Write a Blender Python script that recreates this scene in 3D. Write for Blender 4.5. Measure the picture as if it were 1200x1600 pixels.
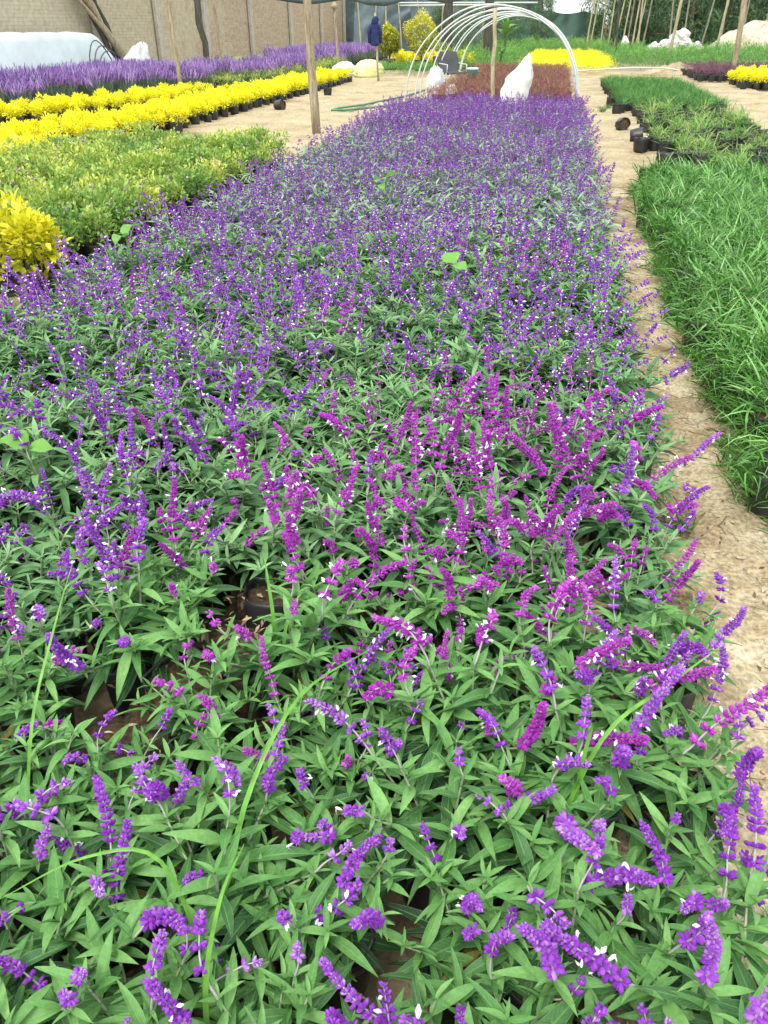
import bpy, math, random
import numpy as np
from mathutils import Matrix, Vector

for o in list(bpy.data.objects):
    bpy.data.objects.remove(o)
rng = np.random.default_rng(11)
random.seed(11)
R = math.radians
scene = bpy.context.scene
COL = scene.collection

# ------------------------------------------------------------------ camera
cam_d = bpy.data.cameras.new('camera')
cam = bpy.data.objects.new('camera', cam_d)
COL.objects.link(cam)
cam.location = (0, 0, 1.5)
cam.rotation_euler = (R(90 - 31.8), 0, R(10.8))
cam_d.sensor_fit = 'VERTICAL'
cam_d.sensor_height = 24
cam_d.lens = 18.48
cam_d.clip_end = 2000
scene.camera = cam
scene.render.resolution_x, scene.render.resolution_y = 768, 1024

# ------------------------------------------------------------------ light: bright overcast noon
SUN_EL, SUN_AZ = 62.0, 200.0
w = bpy.data.worlds.new('World')
scene.world = w
w.use_nodes = True
nt = w.node_tree
nt.nodes.clear()
out = nt.nodes.new('ShaderNodeOutputWorld')
bg = nt.nodes.new('ShaderNodeBackground')
sky = nt.nodes.new('ShaderNodeTexSky')
sky.sky_type = 'NISHITA'
sky.sun_disc = False
sky.sun_elevation = R(SUN_EL)
sky.sun_rotation = R(SUN_AZ)
sky.dust_density = 3.0
sky.air_density = 1.0
mixw = nt.nodes.new('ShaderNodeMix')
mixw.data_type = 'RGBA'
mixw.inputs['Factor'].default_value = 0.72          # even cloud cover over the blue
mixw.inputs[7].default_value = (9.2, 9.6, 9.4, 1)
nt.links.new(sky.outputs[0], mixw.inputs[6])
nt.links.new(mixw.outputs[2], bg.inputs[0])
bg.inputs[1].default_value = 0.12
nt.links.new(bg.outputs[0], out.inputs[0])

sun_d = bpy.data.lights.new('sun', 'SUN')
sun_d.energy = 1.2
sun_d.angle = R(18)
sun_d.color = (1.0, 0.96, 0.9)
sun = bpy.data.objects.new('sun', sun_d)
COL.objects.link(sun)
sun.rotation_euler = (R(90 - SUN_EL), 0, R(180 - SUN_AZ))
sun.location = (0, 0, 20)

vs = scene.view_settings
vs.view_transform = 'Standard'
vs.look = 'None'
vs.exposure = 1.12
vs.gamma = 1.0
vs.use_curve_mapping = False
scene.render.engine = 'CYCLES'
scene.cycles.max_bounces = 6
scene.cycles.transparent_max_bounces = 4

# ------------------------------------------------------------------ materials
def srgb(r, g, b):
    f = lambda c: (c / 255 / 12.92) if c / 255 <= 0.04045 else ((c / 255 + 0.055) / 1.055) ** 2.4
    return (f(r), f(g), f(b), 1)

def new_mat(name):
    m = bpy.data.materials.new(name)
    m.use_nodes = True
    m.node_tree.nodes.clear()
    return m, m.node_tree

def nd(nt, t, **kw):
    n = nt.nodes.new(t)
    for k, v in kw.items():
        setattr(n, k, v)
    return n

def ramp(nt, fac, stops):
    r = nd(nt, 'ShaderNodeValToRGB')
    el = r.color_ramp.elements
    el[0].position, el[0].color = stops[0]
    el[1].position, el[1].color = stops[-1]
    for p, c in stops[1:-1]:
        e = el.new(p)
        e.color = c
    nt.links.new(fac, r.inputs[0])
    return r.outputs[0]

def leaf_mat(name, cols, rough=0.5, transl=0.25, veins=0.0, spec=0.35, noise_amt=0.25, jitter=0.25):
    """cols: colour ramp stops over the per-leaf tint (leaf age on the sage)."""
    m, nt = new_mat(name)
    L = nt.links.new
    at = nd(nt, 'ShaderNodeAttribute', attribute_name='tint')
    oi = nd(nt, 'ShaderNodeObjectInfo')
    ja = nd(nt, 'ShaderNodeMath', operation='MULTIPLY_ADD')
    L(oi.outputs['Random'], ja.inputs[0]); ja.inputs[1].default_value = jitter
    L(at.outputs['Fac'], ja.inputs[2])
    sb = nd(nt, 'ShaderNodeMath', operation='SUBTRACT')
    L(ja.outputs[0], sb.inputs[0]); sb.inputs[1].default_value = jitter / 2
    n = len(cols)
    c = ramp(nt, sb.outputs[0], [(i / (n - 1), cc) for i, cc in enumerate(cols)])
    tc = nd(nt, 'ShaderNodeTexCoord')
    no = nd(nt, 'ShaderNodeTexNoise')
    no.inputs['Scale'].default_value = 13 if veins else 38
    L(tc.outputs['Object'], no.inputs['Vector'])
    hv = nd(nt, 'ShaderNodeHueSaturation')
    mr = nd(nt, 'ShaderNodeMapRange')
    L(no.outputs[0], mr.inputs[0])
    mr.inputs[1].default_value = .3; mr.inputs[2].default_value = .7
    mr.inputs[3].default_value = 1 - noise_amt; mr.inputs[4].default_value = 1 + noise_amt
    L(mr.outputs[0], hv.inputs['Value']); L(c, hv.inputs['Color'])
    col = hv.outputs[0]
    bs = nd(nt, 'ShaderNodeBsdfPrincipled')
    bs.inputs['Roughness'].default_value = rough
    bs.inputs['Specular IOR Level'].default_value = spec
    if veins > 0:
        uv = nd(nt, 'ShaderNodeUVMap')
        sp = nd(nt, 'ShaderNodeSeparateXYZ'); L(uv.outputs[0], sp.inputs[0])
        ax = nd(nt, 'ShaderNodeMath', operation='SUBTRACT'); L(sp.outputs[0], ax.inputs[0]); ax.inputs[1].default_value = .5
        ab = nd(nt, 'ShaderNodeMath', operation='ABSOLUTE'); L(ax.outputs[0], ab.inputs[0])
        # midrib
        mid = nd(nt, 'ShaderNodeMapRange'); L(ab.outputs[0], mid.inputs[0])
        mid.inputs[1].default_value = .02; mid.inputs[2].default_value = .08; mid.inputs[3].default_value = 1; mid.inputs[4].default_value = 0
        # side veins: sin((v - |u|*.5) * k)
        ma = nd(nt, 'ShaderNodeMath', operation='MULTIPLY_ADD'); L(ab.outputs[0], ma.inputs[0]); ma.inputs[1].default_value = -.35; L(sp.outputs[1], ma.inputs[2])
        mk = nd(nt, 'ShaderNodeMath', operation='MULTIPLY'); L(ma.outputs[0], mk.inputs[0]); mk.inputs[1].default_value = 95
        sn = nd(nt, 'ShaderNodeMath', operation='SINE'); L(mk.outputs[0], sn.inputs[0])
        mp = nd(nt, 'ShaderNodeMapRange'); L(sn.outputs[0], mp.inputs[0])
        mp.inputs[1].default_value = .2; mp.inputs[2].default_value = 1
        mp.inputs[3].default_value = 0; mp.inputs[4].default_value = .35
        mx = nd(nt, 'ShaderNodeMath', operation='MAXIMUM'); L(mid.outputs[0], mx.inputs[0]); L(mp.outputs[0], mx.inputs[1])
        rim = nd(nt, 'ShaderNodeMapRange'); L(ab.outputs[0], rim.inputs[0])
        rim.inputs[1].default_value = .43; rim.inputs[2].default_value = .49; rim.inputs[3].default_value = 0; rim.inputs[4].default_value = .8
        mx2 = nd(nt, 'ShaderNodeMath', operation='MAXIMUM'); L(mx.outputs[0], mx2.inputs[0]); L(rim.outputs[0], mx2.inputs[1])
        ml = nd(nt, 'ShaderNodeMath', operation='MULTIPLY'); L(mx2.outputs[0], ml.inputs[0]); ml.inputs[1].default_value = veins
        mc = nd(nt, 'ShaderNodeMix', data_type='RGBA')
        L(ml.outputs[0], mc.inputs[0]); L(col, mc.inputs[6]); mc.inputs[7].default_value = cols[-1][:3] + (1,)
        col = mc.outputs[2]
        bu = nd(nt, 'ShaderNodeBump'); bu.inputs['Strength'].default_value = .5; bu.inputs['Distance'].default_value = .0012
        bu.invert = True
        L(mx.outputs[0], bu.inputs['Height'])
        L(bu.outputs[0], bs.inputs['Normal'])
    L(col, bs.inputs['Base Color'])
    tr = nd(nt, 'ShaderNodeBsdfTranslucent')
    L(col, tr.inputs[0])
    ms = nd(nt, 'ShaderNodeMixShader'); ms.inputs[0].default_value = transl
    L(bs.outputs[0], ms.inputs[1]); L(tr.outputs[0], ms.inputs[2])
    o = nd(nt, 'ShaderNodeOutputMaterial'); L(ms.outputs[0], o.inputs[0])
    return m

def petal_mat(name, cols, jitter=0.35):
    m, nt = new_mat(name)
    L = nt.links.new
    at = nd(nt, 'ShaderNodeAttribute', attribute_name='tint')
    oi = nd(nt, 'ShaderNodeObjectInfo')
    ja = nd(nt, 'ShaderNodeMath', operation='MULTIPLY_ADD')
    L(oi.outputs['Random'], ja.inputs[0]); ja.inputs[1].default_value = jitter
    L(at.outputs['Fac'], ja.inputs[2])
    sb = nd(nt, 'ShaderNodeMath', operation='SUBTRACT'); L(ja.outputs[0], sb.inputs[0]); sb.inputs[1].default_value = jitter / 2
    c = ramp(nt, sb.outputs[0], [(i / (len(cols) - 1), cc) for i, cc in enumerate(cols)])
    bs = nd(nt, 'ShaderNodeBsdfPrincipled')
    L(c, bs.inputs['Base Color'])
    bs.inputs['Roughness'].default_value = .85
    bs.inputs['Specular IOR Level'].default_value = .1
    bs.inputs['Sheen Weight'].default_value = .22
    bs.inputs['Sheen Roughness'].default_value = .5
    bs.inputs['Sheen Tint'].default_value = (.75, .5, 1, 1)
    tc = nd(nt, 'ShaderNodeTexCoord')
    no = nd(nt, 'ShaderNodeTexNoise'); no.inputs['Scale'].default_value = 900; no.inputs['Detail'].default_value = 1
    L(tc.outputs['Object'], no.inputs['Vector'])
    bu = nd(nt, 'ShaderNodeBump'); bu.inputs['Strength'].default_value = .6; bu.inputs['Distance'].default_value = .0012
    L(no.outputs[0], bu.inputs['Height']); L(bu.outputs[0], bs.inputs['Normal'])
    tr = nd(nt, 'ShaderNodeBsdfTranslucent'); L(c, tr.inputs[0])
    ms = nd(nt, 'ShaderNodeMixShader'); ms.inputs[0].default_value = .15
    L(bs.outputs[0], ms.inputs[1]); L(tr.outputs[0], ms.inputs[2])
    o = nd(nt, 'ShaderNodeOutputMaterial'); L(ms.outputs[0], o.inputs[0])
    return m

def noisy_mat(name, stops, scale=4.0, detail=6.0, rough=.85, bump=.3, bdist=.01, spec=.3, stretch=(1, 1, 1), fine=None, bscale=None):
    m, nt = new_mat(name)
    L = nt.links.new
    tc = nd(nt, 'ShaderNodeTexCoord')
    mp = nd(nt, 'ShaderNodeMapping'); mp.inputs['Scale'].default_value = stretch
    L(tc.outputs['Object'], mp.inputs[0])
    no = nd(nt, 'ShaderNodeTexNoise'); no.inputs['Scale'].default_value = scale; no.inputs['Detail'].default_value = detail
    no.inputs['Roughness'].default_value = .6
    L(mp.outputs[0], no.inputs['Vector'])
    c = ramp(nt, no.outputs[0], stops)
    n2 = nd(nt, 'ShaderNodeTexNoise'); n2.inputs['Scale'].default_value = bscale or scale * 6; n2.inputs['Detail'].default_value = 4
    L(mp.outputs[0], n2.inputs['Vector'])
    if fine:
        mr = nd(nt, 'ShaderNodeMapRange'); L(n2.outputs[0], mr.inputs[0])
        mr.inputs[1].default_value = .35; mr.inputs[2].default_value = .65; mr.inputs[3].default_value = 1 - fine; mr.inputs[4].default_value = 1 + fine
        hv = nd(nt, 'ShaderNodeHueSaturation'); L(c, hv.inputs['Color']); L(mr.outputs[0], hv.inputs['Value'])
        c = hv.outputs[0]
    bs = nd(nt, 'ShaderNodeBsdfPrincipled')
    L(c, bs.inputs['Base Color'])
    bs.inputs['Roughness'].default_value = rough
    bs.inputs['Specular IOR Level'].default_value = spec
    bu = nd(nt, 'ShaderNodeBump'); bu.inputs['Strength'].default_value = bump; bu.inputs['Distance'].default_value = bdist
    L(n2.outputs[0], bu.inputs['Height']); L(bu.outputs[0], bs.inputs['Normal'])
    o = nd(nt, 'ShaderNodeOutputMaterial'); L(bs.outputs[0], o.inputs[0])
    return m

def c3(r, g, b):
    return (r, g, b, 1)

M = {}
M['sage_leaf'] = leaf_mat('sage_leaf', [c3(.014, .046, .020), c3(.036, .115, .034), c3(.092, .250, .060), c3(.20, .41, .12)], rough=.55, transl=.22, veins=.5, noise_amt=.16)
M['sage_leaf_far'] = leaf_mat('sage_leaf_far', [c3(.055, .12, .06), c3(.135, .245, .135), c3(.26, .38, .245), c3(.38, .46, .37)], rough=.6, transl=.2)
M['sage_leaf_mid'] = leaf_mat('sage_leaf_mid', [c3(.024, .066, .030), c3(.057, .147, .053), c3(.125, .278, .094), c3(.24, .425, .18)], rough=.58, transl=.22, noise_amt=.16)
M['sage_leaf_old'] = leaf_mat('sage_leaf_old', [c3(.20, .17, .04), c3(.30, .27, .07), c3(.26, .16, .06)], rough=.7, transl=.2, veins=.4)
M['sage_stem'] = leaf_mat('sage_stem', [c3(.14, .18, .09), c3(.34, .37, .26), c3(.42, .34, .44)], rough=.7, transl=0.0)
M['violet'] = petal_mat('sage_calyx_violet', [c3(.13, .014, .26), c3(.25, .034, .46), c3(.37, .09, .60), c3(.56, .33, .70)])
M['magenta'] = petal_mat('sage_calyx_magenta', [c3(.20, .012, .23), c3(.36, .026, .40), c3(.47, .055, .50), c3(.58, .20, .60)])
M['blossom'] = petal_mat('white_blossom', [c3(.78, .75, .80), c3(.85, .83, .85)])
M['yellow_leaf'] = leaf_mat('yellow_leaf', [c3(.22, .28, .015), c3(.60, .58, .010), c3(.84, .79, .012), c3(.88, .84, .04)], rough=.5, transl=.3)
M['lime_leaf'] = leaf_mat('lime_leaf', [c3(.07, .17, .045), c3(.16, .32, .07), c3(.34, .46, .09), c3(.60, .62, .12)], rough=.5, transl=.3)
M['gold_leaf'] = leaf_mat('gold_leaf', [c3(.10, .19, .02), c3(.38, .42, .02), c3(.66, .62, .022), c3(.78, .74, .05)], rough=.45, transl=.3)
M['grass'] = leaf_mat('bed_grass', [c3(.024, .085, .012), c3(.060, .205, .024), c3(.115, .32, .042), c3(.26, .48, .14)], rough=.4, transl=.22, spec=.5)
M['weed'] = leaf_mat('weed_grass', [c3(.07, .20, .03), c3(.15, .35, .06), c3(.28, .45, .10), c3(.48, .52, .22)], rough=.5, transl=.3)
M['bright_grass'] = leaf_mat('bright_grass', [c3(.07, .23, .025), c3(.13, .36, .045), c3(.22, .45, .08)], rough=.4, transl=.35, spec=.5)
M['red_leaf'] = leaf_mat('red_leaf', [c3(.09, .028, .03), c3(.18, .06, .055), c3(.27, .10, .085), c3(.26, .22, .10)], rough=.5, transl=.2)
M['plum_leaf'] = leaf_mat('plum_leaf', [c3(.06, .02, .04), c3(.13, .05, .085), c3(.2, .08, .12)], rough=.5, transl=.2)
M['green_leaf'] = leaf_mat('green_leaf', [c3(.03, .10, .025), c3(.06, .19, .04), c3(.11, .29, .055), c3(.2, .38, .08)], rough=.45, transl=.25)
M['tree_leaf'] = leaf_mat('tree_leaf', [c3(.035, .08, .035), c3(.08, .16, .07), c3(.14, .25, .11), c3(.25, .36, .19)], rough=.5, transl=.25)
M['lavender'] = petal_mat('lavender_flower', [c3(.15, .07, .25), c3(.26, .14, .41), c3(.46, .34, .57)])
M['lavender_leaf'] = leaf_mat('lavender_leaf', [c3(.06, .12, .06), c3(.14, .21, .13), c3(.24, .3, .22)], rough=.6, transl=.2)
M['pink'] = petal_mat('pink_flower', [c3(.45, .25, .36), c3(.6, .45, .52)])
M['bag'] = noisy_mat('black_bag', [(.3, c3(.012, .013, .014)), (.7, c3(.03, .031, .032))], scale=14, rough=.42, bump=.7, bdist=.006, spec=.5, bscale=30)
M['soil'] = noisy_mat('bag_soil', [(.3, c3(.03, .02, .012)), (.55, c3(.10, .065, .035)), (.75, c3(.24, .16, .08))], scale=60, rough=.95, bump=1.0, bdist=.01)
M['sand'] = noisy_mat('sand_ground', [(.25, c3(.22, .165, .09)), (.5, c3(.36, .29, .175)), (.78, c3(.47, .40, .27))], scale=1.3, detail=9, rough=.95, bump=.8, bdist=.02, fine=.22, bscale=30)
M['path'] = noisy_mat('path_earth', rough=.95, bump=1.0, bdist=.014, fine=.3, bscale=60, scale=3.0, detail=12, stops= [(.30, c3(.11, .072, .035)), (.43, c3(.26, .195, .11)), (.55, c3(.38, .31, .195)), (.70, c3(.53, .47, .34))])
M['litter'] = leaf_mat('dry_litter', [c3(.08, .05, .025), c3(.22, .15, .08), c3(.40, .30, .18), c3(.55, .46, .33)], rough=.8, transl=.1)
M['wood'] = noisy_mat('weathered_wood', [(.3, c3(.16, .12, .075)), (.5, c3(.32, .26, .17)), (.75, c3(.46, .39, .28))], scale=6, rough=.85, bump=.6, bdist=.008, stretch=(5, 5, .5), fine=.25)
M['wood_dark'] = noisy_mat('dark_wood', [(.3, c3(.03, .03, .025)), (.7, c3(.10, .095, .08))], scale=6, rough=.9, bump=.6, bdist=.01, stretch=(4, 4, .6))
M['bamboo'] = noisy_mat('pale_cane', [(.3, c3(.24, .21, .12)), (.7, c3(.45, .40, .26))], scale=5, rough=.7, bump=.3, bdist=.005, stretch=(3, 3, .6), fine=.2)
M['pvc'] = noisy_mat('white_pipe', [(.3, c3(.46, .51, .48)), (.7, c3(.58, .63, .60))], scale=3, rough=.4, bump=.05, spec=.5)
M['sack'] = noisy_mat('white_sack', [(.25, c3(.50, .51, .50)), (.6, c3(.66, .67, .66))], scale=5, rough=.6, bump=.5, bdist=.015, bscale=14)
M['tarp'] = noisy_mat('white_tarp', [(.25, c3(.40, .47, .47)), (.65, c3(.54, .60, .60))], scale=1.6, rough=.5, bump=.4, bdist=.03, bscale=5)
M['net'] = noisy_mat('shade_net', [(.3, c3(.05, .07, .075)), (.7, c3(.10, .135, .14))], scale=2.2, rough=.8, bump=.3, bdist=.02)
M['net_blue'] = noisy_mat('pale_shade_net', [(.3, c3(.10, .14, .165)), (.7, c3(.17, .22, .25))], scale=1.5, rough=.8, bump=.3, bdist=.02)
M['net_green'] = noisy_mat('green_shade_net', [(.3, c3(.05, .105, .085)), (.7, c3(.085, .165, .13))], scale=1.2, rough=.8, bump=.3, bdist=.02)
M['navy'] = noisy_mat('navy_cloth', [(.3, c3(.012, .02, .07)), (.7, c3(.03, .045, .14))], scale=8, rough=.9, bump=.5, bdist=.02)
M['hose'] = noisy_mat('green_hose', [(.3, c3(.05, .16, .09)), (.7, c3(.10, .25, .15))], scale=4, rough=.4, bump=.05)
M['concrete'] = noisy_mat('concrete', [(.3, c3(.33, .31, .25)), (.7, c3(.50, .47, .39))], scale=3, rough=.9, bump=.4, bdist=.01, fine=.15)
M['rubble'] = noisy_mat('pale_rubble', [(.3, c3(.30, .245, .17)), (.7, c3(.58, .52, .42))], scale=3, rough=.9, bump=.6, bdist=.03, fine=.2)
M['white_stone'] = noisy_mat('white_stone', [(.3, c3(.45, .43, .39)), (.7, c3(.74, .73, .70))], scale=5, rough=.85, bump=.6, bdist=.02)
M['grey_plastic'] = noisy_mat('grey_plastic', [(.3, c3(.06, .065, .07)), (.7, c3(.10, .105, .11))], scale=4, rough=.5, bump=.1)
M['green_plastic'] = noisy_mat('green_plastic', [(.3, c3(.02, .10, .08)), (.7, c3(.03, .14, .11))], scale=4, rough=.4, bump=.05)
M['metal'] = noisy_mat('pale_metal', [(.3, c3(.5, .55, .53)), (.7, c3(.62, .66, .64))], scale=4, rough=.4, bump=.05)
M['bark'] = noisy_mat('tree_bark', [(.3, c3(.12, .11, .08)), (.7, c3(.30, .28, .21))], scale=5, rough=.9, bump=.5, bdist=.01, stretch=(3, 3, .7))

def brick_mat():
    m, nt = new_mat('brick_wall')
    L = nt.links.new
    tc = nd(nt, 'ShaderNodeTexCoord')
    sp = nd(nt, 'ShaderNodeSeparateXYZ'); L(tc.outputs['Object'], sp.inputs[0])
    cb = nd(nt, 'ShaderNodeCombineXYZ'); L(sp.outputs[1], cb.inputs[0]); L(sp.outputs[2], cb.inputs[1])
    b = nd(nt, 'ShaderNodeTexBrick')
    b.inputs['Scale'].default_value = 1.0
    b.inputs['Brick Width'].default_value = .25
    b.inputs['Row Height'].default_value = .085
    b.inputs['Mortar Size'].default_value = .009
    b.inputs['Color1'].default_value = c3(.47, .365, .245)
    b.inputs['Color2'].default_value = c3(.38, .285, .185)
    b.inputs['Mortar'].default_value = c3(.36, .33, .25)
    L(cb.outputs[0], b.inputs[0])
    no = nd(nt, 'ShaderNodeTexNoise'); no.inputs['Scale'].default_value = .9; no.inputs['Detail'].default_value = 7
    L(tc.outputs['Object'], no.inputs['Vector'])
    # worn lime wash: covers the near, older stretch of the wall and patches elsewhere
    yr = nd(nt, 'ShaderNodeMapRange'); L(sp.outputs[1], yr.inputs[0])
    yr.inputs[1].default_value = 27; yr.inputs[2].default_value = 37; yr.inputs[3].default_value = .30; yr.inputs[4].default_value = -.12
    ad = nd(nt, 'ShaderNodeMath', operation='ADD'); L(no.outputs[0], ad.inputs[0]); L(yr.outputs[0], ad.inputs[1])
    pm = nd(nt, 'ShaderNodeMapRange'); L(ad.outputs[0], pm.inputs[0])
    pm.inputs[1].default_value = .5; pm.inputs[2].default_value = .62; pm.inputs[3].default_value = 0; pm.inputs[4].default_value = .8
    mx = nd(nt, 'ShaderNodeMix', data_type='RGBA'); L(pm.outputs[0], mx.inputs[0]); L(b.outputs[0], mx.inputs[6])
    mx.inputs[7].default_value = c3(.45, .40, .285)
    n2 = nd(nt, 'ShaderNodeTexNoise'); n2.inputs['Scale'].default_value = 7; n2.inputs['Detail'].default_value = 6
    L(tc.outputs['Object'], n2.inputs['Vector'])
    mr = nd(nt, 'ShaderNodeMapRange'); L(n2.outputs[0], mr.inputs[0]); mr.inputs[1].default_value = .3; mr.inputs[2].default_value = .7
    mr.inputs[3].default_value = .8; mr.inputs[4].default_value = 1.15
    hv = nd(nt, 'ShaderNodeHueSaturation'); L(mx.outputs[2], hv.inputs['Color']); L(mr.outputs[0], hv.inputs['Value'])
    bs = nd(nt, 'ShaderNodeBsdfPrincipled'); L(hv.outputs[0], bs.inputs['Base Color']); bs.inputs['Roughness'].default_value = .92
    bu = nd(nt, 'ShaderNodeBump'); bu.inputs['Strength'].default_value = .7; bu.inputs['Distance'].default_value = .015; bu.invert = True
    L(b.outputs['Fac'], bu.inputs['Height']); L(bu.outputs[0], bs.inputs['Normal'])
    o = nd(nt, 'ShaderNodeOutputMaterial'); L(bs.outputs[0], o.inputs[0])
    return m
M['brick'] = brick_mat()

# ------------------------------------------------------------------ geometry kit (all quads, numpy)
class T:
    """A template: vertices, quads, uv per corner, material index and tint per quad."""
    def __init__(s, v, q, uv=None, mat=0, tint=.5):
        s.v = np.asarray(v, float).reshape(-1, 3)
        s.q = np.asarray(q, int).reshape(-1, 4)
        n = len(s.q)
        s.uv = np.zeros((n, 4, 2)) if uv is None else np.asarray(uv, float).reshape(n, 4, 2)
        s.m = np.full(n, mat, int) if np.isscalar(mat) else np.asarray(mat, int)
        s.t = np.full(n, tint, float) if np.isscalar(tint) else np.asarray(tint, float)

class G:
    """Collects copies of templates into one mesh."""
    def __init__(s):
        s.V, s.Q, s.U, s.Mi, s.Ti, s.n = [], [], [], [], [], 0
    def add(s, t, mats=None, tint=None, mat=None):
        if mats is None:
            mats = np.eye(4)[None]
        mats = np.asarray(mats, float).reshape(-1, 4, 4)
        K, N, Q = len(mats), len(t.v), len(t.q)
        if K == 0:
            return s
        v = np.einsum('kij,nj->kni', mats[:, :3, :3], t.v) + mats[:, None, :3, 3]
        s.V.append(v.reshape(-1, 3))
        s.Q.append((t.q[None] + (np.arange(K) * N)[:, None, None] + s.n).reshape(-1, 4))
        s.U.append(np.broadcast_to(t.uv[None], (K, Q, 4, 2)).reshape(-1, 2))
        s.Mi.append(np.tile(t.m, K) if mat is None else np.full(K * Q, mat, int))
        if tint is None:
            s.Ti.append(np.tile(t.t, K))
        else:
            tt = np.broadcast_to(np.asarray(tint, float).reshape(-1, 1), (K, 1))
            s.Ti.append((tt + (t.t[None] - .5)).reshape(-1))
        s.n += K * N
        return s
    def T(s):
        return T(np.concatenate(s.V), np.concatenate(s.Q), np.concatenate(s.U).reshape(-1, 4, 2), np.concatenate(s.Mi), np.concatenate(s.Ti))
    def mesh(s, name, mats, smooth=True):
        return to_mesh(s.T(), name, mats, smooth)

def to_mesh(t, name, mats, smooth=True):
    me = bpy.data.meshes.new(name)
    nv, nq = len(t.v), len(t.q)
    me.vertices.add(nv)
    me.vertices.foreach_set('co', t.v.astype(np.float32).ravel())
    me.loops.add(nq * 4)
    me.loops.foreach_set('vertex_index', t.q.astype(np.int32).ravel())
    me.polygons.add(nq)
    me.polygons.foreach_set('loop_start', np.arange(0, nq * 4, 4, dtype=np.int32))
    me.polygons.foreach_set('loop_total', np.full(nq, 4, np.int32))
    me.polygons.foreach_set('material_index', t.m.astype(np.int32))
    me.polygons.foreach_set('use_smooth', np.full(nq, smooth, bool))
    uvl = me.uv_layers.new(name='UVMap')
    uvl.data.foreach_set('uv', t.uv.astype(np.float32).ravel())
    a = me.attributes.new('tint', 'FLOAT', 'FACE')
    a.data.foreach_set('value', t.t.astype(np.float32))
    for m in mats:
        me.materials.append(m)
    me.update(calc_edges=True)
    return me

def unit(v):
    v = np.asarray(v, float)
    return v / (np.linalg.norm(v) + 1e-9)

def frame(p, d, s=1.0, roll=0.0, up=(0, 0, 1)):
    """Matrix: local +Y along d, local +Z as near to up as possible."""
    y = unit(d)
    x = np.cross(y, up)
    if np.linalg.norm(x) < 1e-3:
        x = np.cross(y, (1, 0, 0))
    x = unit(x)
    z = np.cross(x, y)
    if roll:
        c, sn = math.cos(roll), math.sin(roll)
        x, z = x * c + z * sn, z * c - x * sn
    m = np.eye(4)
    m[:3, 0], m[:3, 1], m[:3, 2], m[:3, 3] = x * s, y * s, z * s, p
    return m

def zframe(p, d, s=1.0, roll=0.0):
    """Matrix: local +Z along d."""
    z = unit(d)
    x = np.cross((0, 1, 0), z)
    if np.linalg.norm(x) < 1e-3:
        x = np.array((1., 0, 0))
    x = unit(x)
    y = np.cross(z, x)
    c, sn = math.cos(roll), math.sin(roll)
    x, y = x * c + y * sn, y * c - x * sn
    m = np.eye(4)
    m[:3, 0], m[:3, 1], m[:3, 2], m[:3, 3] = x * s, y * s, z * s, p
    return m

def rz(a, loc=(0, 0, 0), s=1.0):
    m = np.eye(4)
    c, sn = math.cos(a), math.sin(a)
    m[:3, :3] = np.array([[c, -sn, 0], [sn, c, 0], [0, 0, 1]]) * s
    m[:3, 3] = loc
    return m

def grid_q(nu, nv, wrap=False):
    q = []
    for j in range(nv):
        for i in range(nu):
            a = j * (nu if wrap else nu + 1) + i
            b = j * (nu if wrap else nu + 1) + ((i + 1) % nu if wrap else i + 1)
            st = nu if wrap else nu + 1
            q.append((a, b, b + st, a + st))
    return q

def leaf_T(L, W, nseg, fold=.25, droop=.35, rise=0.0, wave=0.0, blunt=.35, tint=.5):
    """Leaf along +Y, two faces wide with a folded midrib, arching down."""
    v, uv = [], []
    for j in range(nseg + 1):
        t = j / nseg
        prof = (math.sin(math.pi * min(1, t * .965 + .035) ** (.80)) ** .85) if t < 1 else .03
        prof = max(prof, .07 if t < .5 else .03)
        wd = W * .5 * prof
        y = L * t * (1 - .12 * droop * t)
        z = L * (rise * t - droop * t * t)
        wob = wave * math.sin(t * 9 + L * 90) * W * .15
        v += [(-wd, y, z + fold * wd + wob), (0, y, z), (wd, y, z + fold * wd - wob)]
        uv += [(0, t), (.5, t), (1, t)]
    q = grid_q(2, nseg)
    u = [[uv[i] for i in f] for f in q]
    return T(v, q, u, tint=tint)

def blade_T(L, W, nseg, bend=.9, tint=.5, fold=.3, start=1.45):
    """Grass blade starting almost upright and bending over towards +Y."""
    v, p, a = [], np.zeros(2), start
    for j in range(nseg + 1):
        t = j / nseg
        wd = W * .5 * (1 - t ** 2.2 * .95) * (.6 + .4 * min(1, t * 4))
        v += [(-wd, p[0], p[1] + fold * wd), (0, p[0], p[1]), (wd, p[0], p[1] + fold * wd)]
        a = start - bend * t * 1.6
        p = p + np.array((math.cos(a), math.sin(a))) * L / nseg
    return T(v, grid_q(2, nseg), tint=tint)

def tube_T(pts, rad, sides=6, mat=0, tint=.5, cap=True):
    pts = np.asarray(pts, float)
    n = len(pts)
    rad = np.full(n, rad, float) if np.isscalar(rad) else np.asarray(rad, float)
    if cap:
        pts = np.concatenate([pts[:1], pts, pts[-1:]]); rad = np.concatenate([[rad[0] * .02], rad, [rad[-1] * .02]]); n += 2
    v = []
    tan = np.gradient(pts, axis=0)
    if cap:
        tan[0] = tan[1] = pts[2] - pts[1]; tan[-1] = tan[-2] = pts[-2] - pts[-3]
    ref = np.array((0.31, .95, .1)) if abs(unit(tan[0 if not cap else 1])[2]) > .7 else np.array((0, 0, 1.))
    for i in range(n):
        d = unit(tan[i]); x = unit(np.cross(d, ref)); y = np.cross(d, x)
        for k in range(sides):
            a = 2 * math.pi * k / sides
            v.append(pts[i] + rad[i] * (math.cos(a) * x + math.sin(a) * y))
    return T(v, grid_q(sides, n - 1, True), mat=mat, tint=tint)

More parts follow.
